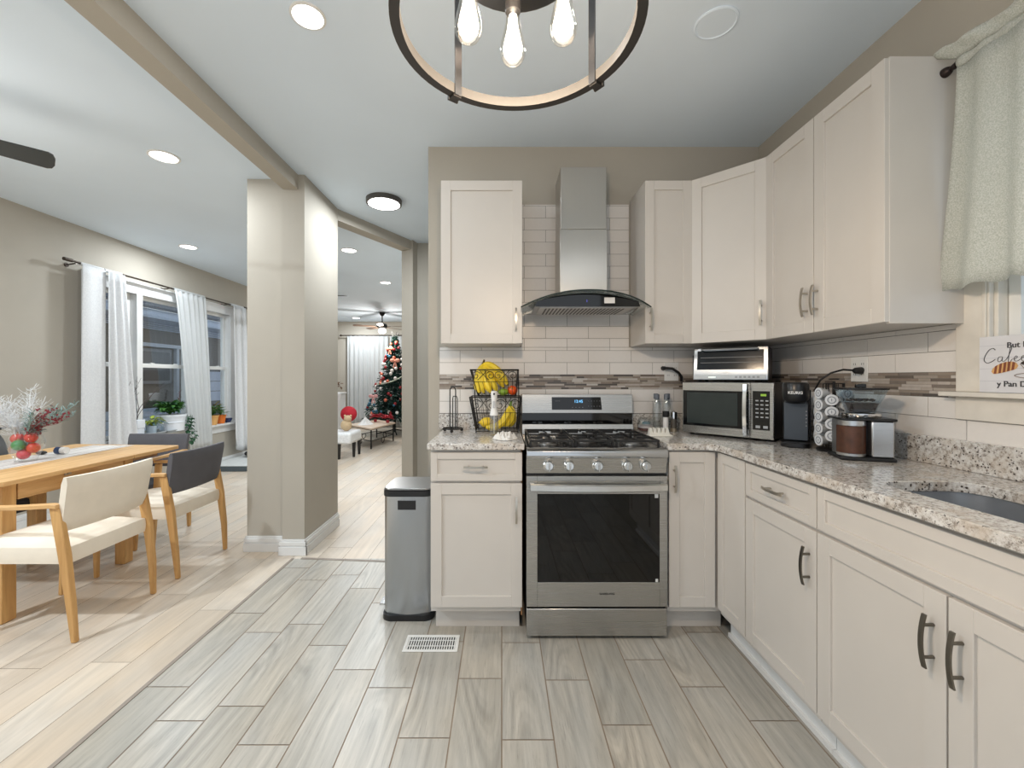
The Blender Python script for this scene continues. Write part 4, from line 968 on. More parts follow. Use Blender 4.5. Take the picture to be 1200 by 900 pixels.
mb.build('wire_frame', WIRE, t, world=False)
POD = M('pod foil white', (214, 218, 224), .35); PODG = M('pod ring grey', (132, 140, 150), .4); PODC = M('pod cup', (196, 198, 200), .4)
pod0 = None
cx_cam = math.atan2(-PY, -PX)
cols = [(-52, 0), (-6, .025), (42, .0), (92, .025), (-100, .02)]
pods = []
for deg, dz in cols:
    for k in range(5 if dz == 0 else 4):
        pods.append((math.degrees(cx_cam)+deg, .052+dz+k*.0545))
for i, (deg, z) in enumerate(pods):
    a = math.radians(deg)
    if pod0 is None:
        p = thing('coffee_pod', '', 'coffee pod')
        mb = MB(); mb.lathe([(.0, .0), (.016, 0), (.0185, .004), (.0225, .040), (.0255, .041), (.0255, .043)], (0, 0, 0), 18, (1, 0, 0)); mb.build('cup', PODC, p, world=False)
        mb = MB(); mb.lathe([(.0, .0445), (.0245, .0445), (.0255, .0435)][::-1], (0, 0, 0), 18, (1, 0, 0)); lid = mb.build('foil_lid', POD, p, world=False)
        mb = MB(); mb.lathe([(.0125, .0447), (.0165, .0447), (.0165, .0455), (.0125, .0455)], (0, 0, 0), 18, (1, 0, 0), caps=False); mb.build('printed_ring', PODG, lid, world=False)
        mb = MB(); mb.box(.0446, .0455, -.0015, .0015, -.006, .006); mb.build('printed_mark', PODG, lid, world=False)
        pod0 = p; o = p
    else: o = copy_tree(pod0)
    o.location = (PX+.028*math.cos(a), PY+.028*math.sin(a), CT+z); o.rotation_euler = (0, 0, a)
    o['group'] = 'coffee pods in the carousel'; o['label'] = 'white foil lidded coffee pod held in the black wire carousel'

# ------------------------------------------------------------------ coffee grinder
GX, GY = 1.518, 1.80
t = thing('coffee_grinder', 'steel coffee grinder with a clear bean hopper and brown grounds bin', 'coffee grinder', (GX, GY, CT), math.radians(-20))
GS = steel('grinder steel', (196, 198, 200), .28)
mb = MB(); mb.box(-.095, .092, -.070, .085, .001, .014); mb.build('base', BLKM, t, .004, world=False)
mb = MB(); mb.box(.012, .088, -.060, .080, .0145, .165); mb.box(-.080, .0115, -.01, .080, .0145, .165); mb.build('housing', GS, t, .006, world=False)
def arc_wall(mb, r, z0, z1, n=14, cx=-.042, cy=-.0105, sx=.050, sy=.056):
    pts = [(cx+sx, cy, z0)]+[(cx+sx*math.cos(a), cy-sy*math.sin(a), z0) for a in [PI*i/n for i in range(1, n)]]+[(cx-sx, cy, z0)]
    mb.prism(pts, (0, 0, z1-z0), True)
mb = MB(); arc_wall(mb, 0, .016, .028); mb.build('lower_rim', GS, t, .001, 1, world=False)
mb = MB(); arc_wall(mb, 0, .142, .164); mb.build('upper_rim', GS, t, .001, 1, world=False)
mb = MB(); arc_wall(mb, 0, .0285, .1415); bn = mb.build('grounds_bin', M('brown ground coffee', (78, 48, 34), .35, var=.3, vs=30), t, world=False)
mb = MB(); mb.box(-.095, .092, -.072, .085, .1655, .175); mb.build('deck', BLACK, t, .003, world=False)
mb = MB(); mb.lathe([(.066, .1755), (.068, .180), (.068, .192), (.058, .195)], (0, .01, 0), 30); mb.build('dial_ring', CHROME, t, world=False)
mb = MB()
def hop(u, v):
    z = .196+.094*v; s = .044+.036*v; a = u*2*PI; c, q = math.cos(a), math.sin(a); k = (abs(c)**5+abs(q)**5)**(-1/5)
    return (c*s*k*1.0, .01+q*s*k*.78, z)
mb.grid(hop, 40, 6); mb.build('hopper', thin_glass('hopper plastic', (.88, .93, .96), .07), t, solid=.002, world=False)
mb = MB()
def hopb(u, v):
    p = hop(u, .02+.38*v); return (p[0]*.94, .01+(p[1]-.01)*.94, p[2])
mb.grid(hopb, 30, 3); mb.prism([hopb(i/30, 1) for i in range(30)], (0, 0, .002)); beans = mb.build('bean_bed', M('roasted beans', (44, 28, 22), .35, var=.5, vs=90), t, world=False)
rb = random.Random(4); mb = MB()
for i in range(70):
    a = rb.random()*2*PI; r = math.sqrt(rb.random())*.048; mb.sph((r*math.cos(a), .01+r*math.sin(a)*.8, .243+rb.random()*.008), (.006, .004, .0035), 7, 5, Matrix.Rotation(rb.random()*6, 3, 'Z'))
bo = mb.build('loose_beans', M('roasted beans', (44, 28, 22), .35, var=.5, vs=90), t, world=False); bo['kind'] = 'stuff'
mb = MB(); mb.prism([(hop(i/40, 1)[0]*1.06, .01+(hop(i/40, 1)[1]-.01)*1.06, .291) for i in range(40)], (0, 0, .008)); mb.box(-.018, .018, .003, .017, .2995, .315); mb.build('hopper_lid', BLACK, t, .002, world=False)

# ------------------------------------------------------------------ kitchen window
def sash(name, label, plane, y0, y1, z0, z1, N, th=.035, st=.035, lock=False):
    """double hung window in a wall whose inside face is at x=plane; N=+1 when the room is towards +x"""
    x_in = plane; zm = (z0+z1)/2; S = -N
    a = lambda d: x_in+S*d
    mb = MB()
    for (d0, d1, za, zb) in ((.065, .095, zm-.018, z1), (.033, .063, z0, zm+.018)):
        mb.box(a(d0), a(d1), y0, y0+st, za, zb); mb.box(a(d0), a(d1), y1-st, y1, za, zb)
        mb.box(a(d0), a(d1), y0+st, y1-st, za, za+st*1.05); mb.box(a(d0), a(d1), y0+st, y1-st, zb-st, zb)
    w = mb.build(name, WPLA, None, .001, 1); tag(w, label, 'window', kind='structure')
    mb = MB(); mb.box(a(.079), a(.082), y0+st, y1-st, zm-.018+st, z1-st); mb.build('pane', GLASS, w)
    mb = MB(); mb.box(a(.047), a(.050), y0+st, y1-st, z0+st, zm+.018-st); mb.build('pane', GLASS, w)
    mb = MB()
    for y in (y0+(y1-y0)*.27, y0+(y1-y0)*.73): mb.box(a(.036), a(.062), y-.025, y+.025, zm+.0185, zm+.034)
    mb.build('sash_lock', WPLA, w, .004)
    return w
sash('window_4', 'white kitchen window over the sink', WX, KW0+.02, KW1-.02, KZ0+.02, KZ1-.02, -1)
mb = MB(); c = .105
mb.box(WX-.018, WX-.0005, KW1-.006, KW1+c, KZ0-.0, KZ1+.09); mb.box(WX-.018, WX-.0005, KW0-c, KW0+.006, KZ0, KZ1+.09); mb.box(WX-.018, WX-.0005, KW0+.006, KW1-.006, KZ1-.006, KZ1+.09)
mb.box(WX-.024, WX-.0185, KW1+.0, KW1+.012, KZ0, KZ1); mb.box(WX+.0, WX+.12, KW1-.018, KW1, KZ0, KZ1); mb.box(WX, WX+.12, KW0, KW0+.018, KZ0, KZ1); mb.box(WX, WX+.12, KW0+.018, KW1-.018, KZ1-.018, KZ1)
struct(mb, 'trim_2', M('ivory window casing', (226, 221, 212), .4), 'ivory casing around the kitchen window', .002, 'trim')
mb = MB(); mb.box(WX-.055, WX+.12, KW0-c-.03, KW1+c+.03, KZ0-.018, KZ0-.0005); mb.box(WX-.020, WX-.0008, KW0-c, KW1+c, 1.196, KZ0-.0185)
struct(mb, 'trim_3', M('ivory window casing', (226, 221, 212), .4), 'ivory window sill and apron over the sink', .003, 'trim')
# sign
t = thing('wall_sign', 'white wooden sign with lettering and a croissant, leaning on the window sill', 'sign', (WX-.035, 1.34, KZ0))
SX = WX-.052; sy1, sy0 = 1.495, 1.245; sz0, sz1 = KZ0+.001, 1.492
t.rotation_euler = (0, 0, 0)
mb = MB(); mb.box(SX, SX+.016, sy0, sy1, sz0, sz1); brd = mb.build('board', M('whitewashed board', (218, 218, 222), .6, var=.05, vs=8), t, .001, 1)
mb = MB()
for z in (.2, .42, .61, .83): mb.box(SX-.0008, SX-.0002, sy0+.002, sy1-.002, sz0+z*(sz1-sz0), sz0+z*(sz1-sz0)+.0012)
mb.build('plank_lines', M('faint plank line', (190, 192, 200), .6), brd)
INK = M('charcoal lettering', (66, 66, 70), .6); R_SIGN = (PI/2, 0, -PI/2); cy = (sy0+sy1)/2
def sy(u): return sy1-u      # distance from the left end
text_mesh('lettering', 'But First,', .026, INK, (SX-.001, cy-.005, 1.458), R_SIGN, brd, bold=.0003)
text_mesh('lettering', 'y Pan Dulce', .026, INK, (SX-.001, cy+.008, 1.330), R_SIGN, brd, bold=.0003)
def stroke(mb, pts, x0, z0, s, r=.0008):
    # Catmull-Rom through 2D points
    P = [Vector((p[0], p[1], 0)) for p in pts]; P = [P[0]*2-P[1]]+P+[P[-1]*2-P[-2]]; out = []
    for i in range(1, len(P)-2):
        for k in range(6):
            u = k/6; a, b, c, d = P[i-1:i+3]
            q = .5*((2*b)+(c-a)*u+(2*a-5*b+4*c-d)*u*u+(3*b-3*c+d-a)*u**3); out.append(q)
    out.append(P[-2]); mb.tube([(SX-.001, sy(x0+q.x*s), z0+q.y*s) for q in out], r, 5)
mb = MB(); s = .0235; z = 1.404; x = .014
stroke(mb, [(1.5, 1.75), (1.2, 2.0), (.7, 1.75), (.25, 1.0), (.1, .3), (.45, -.1), (1.0, .05), (1.5, .4)], x, z, s, .0012)
stroke(mb, [(2.35, .75), (1.95, .7), (1.8, .25), (2.0, .02), (2.3, .3), (2.4, .72), (2.35, .15), (2.6, .1), (2.95, .5), (3.3, 1.3), (3.5, 1.9), (3.35, 2.0), (3.2, 1.2), (3.1, .2), (3.05, -.6), (3.2, -.7), (3.35, -.1), (3.5, .3), (3.9, .4), (4.15, .62), (4.0, .78), (3.8, .5), (3.85, .1), (4.2, .1), (4.7, .5)], x, z, s)
stroke(mb, [(4.7, .5), (4.95, .62), (4.8, .78), (4.6, .5), (4.7, .1), (5.0, .1), (5.5, .55), (5.75, .72), (5.5, .75), (5.35, .4), (5.5, .08), (5.9, .2), (6.2, .7), (6.15, .2), (6.35, .1), (6.7, .6), (6.95, 1.5), (6.85, .2), (7.1, .08), (7.4, .6), (7.55, .75), (7.4, .3), (7.6, .08), (7.95, .3), (7.9, .7), (7.6, .75)], x, z, s)
mb.tube([(SX-.001, sy(x+6.7*s), z+1.1*s), (SX-.001, sy(x+7.2*s), z+1.15*s)], .0009, 5)
mb.build('lettering', INK, brd)
mb = MB(); cxu = .076; cz = 1.376
def cro(u, v, k=1.0):
    a = u*2-1; xx = cxu-.038+.076*u; mid = cz+.010*math.sin(u*2.2)-.004+.010*u; h = .0165*math.sqrt(max(0, 1-a*a))**.8*k; return (SX-.0012*k, sy(xx), mid+(v*2-1)*h)
mb.grid(cro, 16, 2, False); mb.build('croissant_print', M('croissant gold', (216, 170, 112), .6), brd)
mb = MB()
for u0 in (.12, .30, .46, .62, .78):
    vs = []
    for k in range(5):
        v = k/4; a = cro(u0+.05*(v-.5), v); b = cro(u0+.095+.05*(v-.5), v); vs += [(SX-.0018, a[1], a[2]), (SX-.0018, b[1], b[2])]
    mb.add(vs, [(2*k, 2*k+1, 2*k+3, 2*k+2) for k in range(4)])
mb.build('croissant_stripes', M('croissant brown', (132, 74, 52), .6), brd)
mb = MB(); cu = .166
mb.add([(SX-.0012, sy(cu+.046*math.cos(a)), cz+.022+.010*math.sin(a)) for a in [2*PI*i/24 for i in range(24)]], [tuple(range(24))]); mb.build('cup_print', M('coffee print', (60, 48, 44), .6), brd)
mb = MB(); mb.tube([(SX-.0012, sy(cu-.047+.094*i/12), cz+.020-.042*math.sin(PI*i/12)) for i in range(13)], .0012, 5); mb.tube([(SX-.0012, sy(cu+.062*math.cos(a)), cz-.018+.009*math.sin(a)) for a in [2*PI*i/28 for i in range(28)]], .0014, 5, True); mb.build('saucer_print', M('saucer print', (150, 140, 134), .6), brd)
# curtain rod + valance
t = thing('curtain_rod', 'dark curtain rod with oval finial over the kitchen window', 'curtain rod', (1.635, 1.0, 2.475))
mb = MB(); mb.cyl((1.635, .20, 2.475), (1.635, 1.545, 2.475), .009); mb.build('rod', M('dark bronze', (44, 32, 30), .35, .5), t)
mb = MB(); mb.sph((1.635, 1.574, 2.475), (.018, .026, .018), 16, 10); mb.cyl((1.635, 1.53, 2.475), (1.635, 1.556, 2.475), .013, .008, 14); mb.build('finial', M('dark bronze', (44, 32, 30), .3, .5), t)
mb = MB(); mb.tube([(1.635, 1.505, 2.475), (WX-.001, 1.505, 2.475)], .007, 8); mb.build('bracket', M('dark bronze', (44, 32, 30), .35, .5), t)
def curtain_mat(name, c1, c2, tr=.35, scale=150):
    t = NT(name); f = t.noise(t.coord(), scale, 3, .7)
    col = t.ramp(f, [(.42, lin(c1)), (.6, lin(c2))]); t.base(col); t.set(.9, spec=.1)
    tl = t.N.new('ShaderNodeBsdfTranslucent'); t.link(col, tl.inputs['Color'])
    mx = t.N.new('ShaderNodeMixShader'); mx.inputs[0].default_value = tr
    t.link(t.b.outputs[0], mx.inputs[1]); t.link(tl.outputs[0], mx.inputs[2]); t.link(mx.outputs[0], t.N['Material Output'].inputs['Surface']); return reg(t)
VAL = curtain_mat('sage flecked cotton', (206, 210, 202), (236, 237, 233), .45, 260)
def valance(u, v):
    y = 1.524-1.19*u; z0, z1 = 1.668, 2.462; fl = .022*math.sin(u*62)+.014*math.sin(u*27+1)
    z = z1+(z0-z1)*v; amp = .35+.65*v
    x = 1.622-(.012*v)+fl*amp*.8; y += .065*v**1.5*max(0, 1-u*8)
    if v > .97: z += .006*math.sin(u*90)
    return (x, y, z)
t = thing('window_valance', 'sage green flecked cafe curtain gathered on the kitchen window rod', 'curtain', (1.63, .95, 2.47))
mb = MB(); mb.grid(valance, 160, 14); mb.build('panel', VAL, t, solid=.0015)
def sleeve(u, v):
    y = 1.524-1.19*u; a = v*PI*1.9-PI*.45; w = .003*math.sin(u*110); return (1.635+(.014+w)*math.cos(a), y, 2.475+(.018+w)*math.sin(a))
mb = MB(); mb.grid(sleeve, 120, 12); mb.build('rod_pocket', VAL, t, solid=.0012)
def ruff(u, v):
    y = 1.524+.045*v-1.235*u; z = 2.490+.046*v+.006*math.sin(u*70)*v; x = 1.633-.030*v*(1+.5*math.sin(u*33))-.006*math.sin(u*95)*v; return (x, y+.02*v*(1 if u < .02 else 0), z)
mb = MB(); mb.grid(ruff, 160, 4); mb.build('ruffle', VAL, t, solid=.0012)
# ------------------------------------------------------------------ dining windows
wy = [(4.505, 5.02), (5.10, 5.92), (6.00, 6.745)]
for i, (a, b) in enumerate(wy): sash('window_%d' % (i+1), ['white double hung window behind the left opaque curtain', 'white double hung window with the big plant pot on its sill', 'white double hung window right of the sheer curtain'][i], LX, a, b, DZ0+.005, DZ1-.02, 1, st=.042)
mb = MB(); c = .10
mb.box(LX+.0005, LX+.02, DY0-c, DY0+.03, DZ0, DZ1+.11); mb.box(LX+.0005, LX+.02, DY1-.03, DY1+c, DZ0, DZ1+.11); mb.box(LX+.0005, LX+.02, DY0+.03, DY1-.03, DZ1-.02, DZ1+.11); mb.box(LX+.0205, LX+.035, DY0-c, DY1+c, DZ1+.095, DZ1+.11)
mb.box(LX-.14, LX+.02, 5.02, 5.10, DZ0, DZ1-.02); mb.box(LX-.14, LX+.02, 5.92, 6.00, DZ0, DZ1-.02)
mb.box(LX-.14, LX, DY0, DY0+.034, DZ0, DZ1-.02); mb.box(LX-.14, LX, DY1-.034, DY1, DZ0, DZ1-.02); mb.box(LX-.14, LX, DY0, DY1, DZ1-.02, DZ1)
struct(mb, 'trim_4', WHITE, 'white casing and mullions of the triple dining window', .002, 'trim')
mb = MB(); mb.box(LX-.14, LX+.085, DY0-c-.03, DY1+c+.03, DZ0-.03, DZ0-.0005); mb.box(LX+.0008, LX+.02, DY0-c, DY1+c, DZ0-.14, DZ0-.0305)
struct(mb, 'trim_5', WHITE, 'white sill and apron of the triple dining window', .003, 'trim')

# neighbour's house
def siding(name, rgb):
    t = NT(name); c = t.N.new('ShaderNodeTexCoord'); s = t.N.new('ShaderNodeSeparateXYZ'); t.link(c.outputs['Object'], s.inputs[0])
    m = t.N.new('ShaderNodeMath'); m.operation = 'MULTIPLY'; m.inputs[1].default_value = 8; t.link(s.outputs['Z'], m.inputs[0])
    f = t.N.new('ShaderNodeMath'); f.operation = 'FRACT'; t.link(m.outputs[0], f.inputs[0])
    k = lin(rgb); t.base(t.mix(.3, t.ramp(f.outputs[0], [(0, tuple(x*.55 for x in k)), (.12, k), (1, k)]), t.ramp(t.noise(t.coord(), 5), [(.3, tuple(x*.8 for x in k)), (.7, k)]))); t.set(.7); return reg(t)
nh = thing('neighbor_house', 'grey brown sided neighbor house seen through the dining windows', 'house', (-8.2, 9, 0))
mb = MB(); mb.box(-8.6, -8.0, 5.0, 16.0, -.6, 2.62); mb.build('wall', siding('brown grey siding', (122, 114, 108)), nh)
mb = MB(); mb.box(-8.55, -7.35, 5.0, 16.0, 2.62, 2.68); mb.box(-7.40, -7.34, 5.0, 16.0, 2.66, 2.80); mb.build('eave', siding('blue grey soffit', (205, 218, 240)), nh)
mb = MB(); mb.prism([(-7.3, 5, 2.80), (-9.5, 5, 4.3), (-9.5, 5, 4.36), (-7.3, 5, 2.86)], (0, 11, 0)); mb.build('roof', M('roof shingles', (96, 100, 110), .9, var=.2, vs=30), nh)
mb = MB()
for z in (2.46, 2.50, 2.54, 2.58): mb.box(-7.99, -7.90, 5.0, 16, z, z+.02)
mb.build('soffit_slats', M('blue white slat', (222, 232, 250), .6), nh)
for y0 in (9.3, 12.9):
    mb = MB(); mb.box(-8.0, -7.93, y0, y0+.95, 1.22, 2.02); w = mb.build('window_frame', M('grey outside frame', (140, 142, 150), .6), nh)
    mb = MB(); mb.box(-7.935, -7.92, y0+.07, y0+.88, 1.29, 1.95); mb.build('pane', M('dark outside pane', (70, 74, 84), .1), w)
mb = MB(); mb.box(-8.0, -7.86, 8.9, 10.6, 2.06, 2.14); mb.build('gutter', M('white gutter', (214, 222, 236), .5), nh)
mb = MB(); mb.box(-7.96, -7.88, 10.35, 10.43, -.5, 2.06); mb.build('downpipe', M('white gutter', (214, 222, 236), .5), nh)
fn = thing('yard_fence', 'pale blue white board fence outside the dining windows', 'fence', (-7.2, 9, 0))
mb = MB()
for i in range(7): mb.box(-7.25, -7.2, 5.0, 11.0, -.45+i*.17, -.45+i*.17+.16)
mb.build('boards', M('pale blue boards', (188, 202, 224), .6), fn)
gd = thing('garage_door', 'white panelled garage door outside the right dining window', 'garage door', (-7.0, 11.8, 0))
mb = MB()
for i in range(3): mb.box(-7.05, -7.0, 9.9, 12.4, .80+i*.24, .80+i*.24+.225)
mb.build('panels', M('white garage panels', (206, 216, 240), .5), gd)
mb = MB(); mb.box(-7.12, -7.05, 9.8, 12.5, -.648, 1.55); mb.build('frame', M('dark frame', (80, 80, 90), .6), gd)
mb = MB(); mb.box(-16, LX-.9, -3, 17, -.75, -.65); o = struct(mb, 'ground', M('outside paving', (150, 150, 152), .9), 'paved side yard outside the dining windows', cat='ground')
mb = MB(); mb.box(LX-.9, LX-.12, -2.6, 8.1, -.7, -.13); struct(mb, 'wall_foundation', M('foundation concrete', (140, 140, 140), .9), 'concrete foundation below the dining room')

# ------------------------------------------------------------------ dining curtains
t = thing('curtain_rod', 'long thin dark curtain rod above the triple dining window', 'curtain rod', (LX+.10, 5.6, 2.49))
RB = M('rod bronze', (70, 60, 52), .35, .6)
mb = MB(); mb.cyl((LX+.10, 4.17, 2.50), (LX+.10, 6.98, 2.485), .010); mb.build('rod', RB, t)
for y, s in ((4.13, 1), (7.0, -1)):
    mb = MB(); mb.cyl((LX+.10, y-.03, 2.50), (LX+.10, y+.05, 2.50), .017, n=16); mb.build('finial', RB, t)
for y in (4.22, 5.40, 6.56):
    mb = MB(); mb.tube([(LX+.001, y, 2.47), (LX+.10, y, 2.485)], .007); mb.cyl((LX+.001, y, 2.47), (LX+.008, y, 2.47), .022, n=14); mb.build('bracket', RB, t)
OPQ = curtain_mat('white blackout cloth', (226, 228, 231), (234, 236, 238), .12, 60); SHEER = curtain_mat('white linen sheer', (222, 226, 228), (240, 241, 241), .45, 220)
def panel(name, label, x, top, bot, z1, z0, folds, amp, mat, seed=0, ease=1.0, bend=None, sub=None):
    t = thing(name, label, 'curtain', (x, (top[0]+top[1])/2, z0))
    def f(u, v):
        a = top[0]+(bot[0]-top[0])*v**ease; b = top[1]+(bot[1]-top[1])*v**ease
        y = a+(b-a)*u; am = amp*(.55+.45*v)
        xx = x+am*math.sin(u*2*PI*folds+seed)+am*.4*math.sin(u*2*PI*folds*.37+seed*2+v)
        z = z1+(z0-z1)*v
        if bend: z = z1+(bend(u)-z1)*v
        return (xx, y, z)
    mb = MB(); mb.grid(f, int(folds*16)+8, 24); mb.build('cloth', mat, t, solid=.002)
    def h(u, v):
        a = v*2*PI; y = top[0]+(top[1]-top[0])*u; return (LX+.10+(.014+.002*math.sin(u*folds*30))*math.cos(a), y, 2.494+.018*math.sin(a))
    mb = MB(); mb.grid(h, int(folds*12), 12); mb.build('rod_pocket', mat, t, solid=.001)
    return t
panel('window_curtain', 'flat white opaque curtain at the left end of the dining rod', LX+.12, (4.255, 4.51), (4.225, 4.51), 2.485, .25, 1.0, .018, OPQ, .4)
panel('window_curtain', 'folded white opaque curtain second from the left on the dining rod', LX+.13, (4.515, 4.72), (4.515, 4.92), 2.485, .27, 3.0, .026, OPQ, 1.2)
panel('window_curtain', 'translucent white linen curtain hanging in the middle of the dining window', LX+.11, (5.47, 6.04), (5.73, 6.19), 2.485, .36, 6.0, .020, SHEER, .3, .8)
panel('window_curtain', 'white opaque curtain at the right end of the dining rod, beside the pillar', LX+.13, (6.62, 6.95), (6.66, 7.08), 2.485, .20, 2.0, .03, OPQ, .9, bend=lambda u: .42-.25*math.sqrt(max(0, 1-(1-min(1, u*1.4))**2)))

# sill objects ------------------------------------------------------
LEAF = M('leaf green', (70, 118, 52), .5, var=.35, vs=25, spec=.3); LEAFD = M('deep leaf green', (44, 88, 58), .5, var=.35, vs=25); LEAFY = M('yellow green leaf', (152, 168, 60), .5, var=.25, vs=25)
def leaf(mb, p, d, L, w, up=Vector((0, 0, 1)), fold=.25):
    p = Vector(p); d = Vector(d).normalized(); s = d.cross(up); s = s.normalized() if s.length > 1e-3 else Vector((1, 0, 0)); n = s.cross(d)
    q = [p, p+d*L*.35+s*w*.5+n*w*fold, p+d*L*.75+s*w*.35+n*w*fold*.6, p+d*L-n*L*.12, p+d*L*.75-s*w*.35+n*w*fold*.6, p+d*L*.35-s*w*.5+n*w*fold, p+d*L*.4, p+d*L*.75-n*L*.02]
    mb.add(q, [(0, 1, 6), (1, 2, 7, 6), (2, 3, 7), (0, 6, 5), (6, 7, 4, 5), (7, 3, 4)], True)
def foliage(name, parent, c, r, n, L, w, mat, seed, world=True, down=0):
    rn = random.Random(seed); mb = MB(); c = Vector(c)
    for i in range(n):
        a = rn.random()*2*PI; k = rn.uniform(.1, 1); el = rn.uniform(-.3, 1)
        o = Vector((math.cos(a)*r[0]*k, math.sin(a)*r[1]*k, r[2]*el*(1.1-k*.4)))
        d = Vector((math.cos(a), math.sin(a), rn.uniform(-.5, .8)-down)); leaf(mb, c+o, d, L*rn.uniform(.6, 1.2), w*rn.uniform(.7, 1.2), fold=rn.uniform(.0, .4))
        mb.tube([c+Vector((0, 0, -r[2]*.6)), c+o*.6, c+o], .0018, 4)
    return mb.build(name, mat, parent, world=world)
SZ = DZ0-.0005
def tray(label, y0, y1):
    t = thing('sill_tray', label, 'tray', (LX+.04, (y0+y1)/2, SZ))
    mb = MB(); rr_prism(mb, LX-.07, LX+.15, y0, y1, .03, SZ+.001, SZ+.012); mb.build('floor', M('grey enamel', (150, 156, 160), .4), t)
    mb = MB(); mb.tube([(x, y, SZ+.030) for x, y in rrect(LX-.075, LX+.155, y0-.005, y1+.005, .035)], .006, 6, True)
    P = rrect(LX-.072, LX+.152, y0-.002, y1+.002, .033); n = len(P)
    mb.add([(x, y, SZ+.012) for x, y in P]+[(x, y, SZ+.030) for x, y in P], [(i, (i+1) % n, n+(i+1) % n, n+i) for i in range(n)], True); mb.build('rim', M('grey enamel', (150, 156, 160), .4), t)
tray('grey tray on the sill under the white twig vase', 4.90, 5.06); tray('grey tray on the sill under the small clear pots', 5.10, 5.30); tray('long grey tray on the sill under the big white pot', 5.34, 5.72)
TZ0 = SZ+.0125
def pot(name, label, x, y, r0, r1, h, mat, z=TZ0, rim=True, cat='potted plant'):
    t = thing(name, label, cat, (x, y, z))
    mb = MB(); mb.lathe([(0, .001), (r0, .001), (r1, h*.86), (r1*1.06, h*.86), (r1*1.08, h), (r1*.95, h), (r1*.92, h*.86), (0, h*.85)], (0, 0, 0), 28); mb.build('pot', mat, t, world=False)
    mb = MB(); mb.lathe([(0, h*.87), (r1*.91, h*.88)][::-1], (0, 0, 0), 20); mb.build('soil', M('potting soil', (70, 54, 42), .9, var=.3, vs=60), t, world=False)
    return t
t = pot('potted_plant', 'trailing green plant in a big white ribbed pot on the window sill', LX+.04, 5.52, .135, .15, .21, M('white glazed pot', (226, 232, 240), .25))
mb = MB(); mb.lathe([(.146, .105), (.150, .108), (.150, .114), (.146, .117)], (0, 0, 0), 28); mb.build('rib', M('white glazed pot', (226, 232, 240), .25), t, world=False)
foliage('foliage', t, (0, -.03, .27), (.10, .14, .10), 150, .075, .045, LEAF, 1, False)
foliage('dark_foliage', t, (0, -.02, .28), (.10, .13, .10), 90, .07, .04, LEAFD, 2, False)
rn = random.Random(5); mb = MB()
for v in range(3):
    p = Vector((.12+.015*v, .09+.03*v, .21)); q = []
    for k in range(9): q.append(p+Vector((.02*math.sin(k+v), .016*math.sin(k*1.7+v*2)+.004*k, -.045*k-.01*v)))
    mb.tube(q, .002, 4)
    for k in range(1, 9):
        for s in (-1, 1): leaf(mb, q[k], (rn.uniform(0, .8), s*rn.uniform(.3, 1), rn.uniform(-1, .1)), .05, .042)
mb.build('trailing_vine', LEAFD, t, world=False)
mb = MB(); mb.tube([(0, .10, .2), (.01, .11, .36), (0, .14, .50)], .003, 5)
for k in range(12): leaf(mb, (0, .11+.003*k, .34+.015*k), (rn.uniform(-1, 1), rn.uniform(-1, 1), .5), .035, .02)
mb.build('dry_flower_stalk', M('dry brown stalk', (104, 84, 84), .8), t, world=False)
t = pot('potted_plant', 'small light green plant in a clear cup on the window sill', LX+.05, 5.19, .045, .055, .10, M('pale blue grey pot', (176, 192, 206), .3))
foliage('foliage', t, (0, 0, .13), (.07, .10, .06), 34, .07, .04, LEAFY, 7, False)
foliage('grey_foliage', t, (0, .02, .12), (.08, .12, .06), 20, .07, .03, M('blue green leaf', (96, 130, 132), .5), 8, False)
t = thing('water_bottle', 'small clear plastic bottle between the clear cup and the big white pot', 'bottle', (LX+.06, 5.345, TZ0))
mb = MB(); mb.lathe([(0, .001), (.024, .001), (.026, .06), (.010, .085), (.010, .10)], (0, 0, 0), 18); mb.build('bottle', thin_glass('bluish plastic', (.84, .92, .98), .25), t, world=False)
mb = MB(); mb.lathe([(.012, .1005), (.012, .118), (0, .118)], (0, 0, 0), 14); mb.build('cap', WPLA, t, world=False)
t = thing('twig_vase', 'white square vase with bare dark twigs on the left end of the sill', 'vase', (LX+.05, 4.98, TZ0))
mb = MB(); mb.prism([(-.05, -.05, .001), (.05, -.05, .001), (.05, .05, .001), (-.05, .05, .001)], (0, 0, .09)); mb.box(-.055, .055, -.055, .055, .0915, .19); mb.build('vase', M('white glazed pot', (226, 232, 240), .25), t, .004, world=False)
rn = random.Random(3); mb = MB()
for k in range(7):
    a = rn.uniform(0, 6.3); p = Vector((0, 0, .18)); q = [p]; d = Vector((math.cos(a)*.16, math.sin(a)*.16, 1))
    for j in range(7): d = (d+Vector((rn.uniform(-.25, .25), rn.uniform(-.25, .25), 0))).normalized(); q.append(q[-1]+d*.075)
    mb.tube(q, [.0035-.0003*j for j in range(8)], 5)
    for j in (3, 4, 5, 6): mb.tube([q[j], q[j]+Vector((rn.uniform(-1, 1), rn.uniform(-1, 1), 1))*.035], .0016, 4)
mb.build('twigs', M('dark twig', (84, 74, 72), .8), t, world=False)
SZ2 = SZ
t = pot('potted_plant', 'green plant in a tan clay pot on the right part of the dining sill', LX+.03, 6.30, .065, .085, .14, M('tan clay', (222, 170, 104), .7), SZ2)
foliage('foliage', t, (0, 0, .19), (.09, .12, .09), 90, .10, .03, LEAF, 21, False); foliage('brown_foliage', t, (0, 0, .22), (.07, .10, .10), 30, .10, .03, M('brown olive leaf', (112, 100, 56), .6), 22, False)
t = pot('potted_plant', 'small spiky plant in an orange clay pot, right of the tan pot', LX+.03, 6.50, .050, .068, .13, M('orange clay', (226, 122, 44), .6), SZ2)
foliage('foliage', t, (0, 0, .15), (.03, .05, .06), 24, .10, .02, LEAF, 23, False)
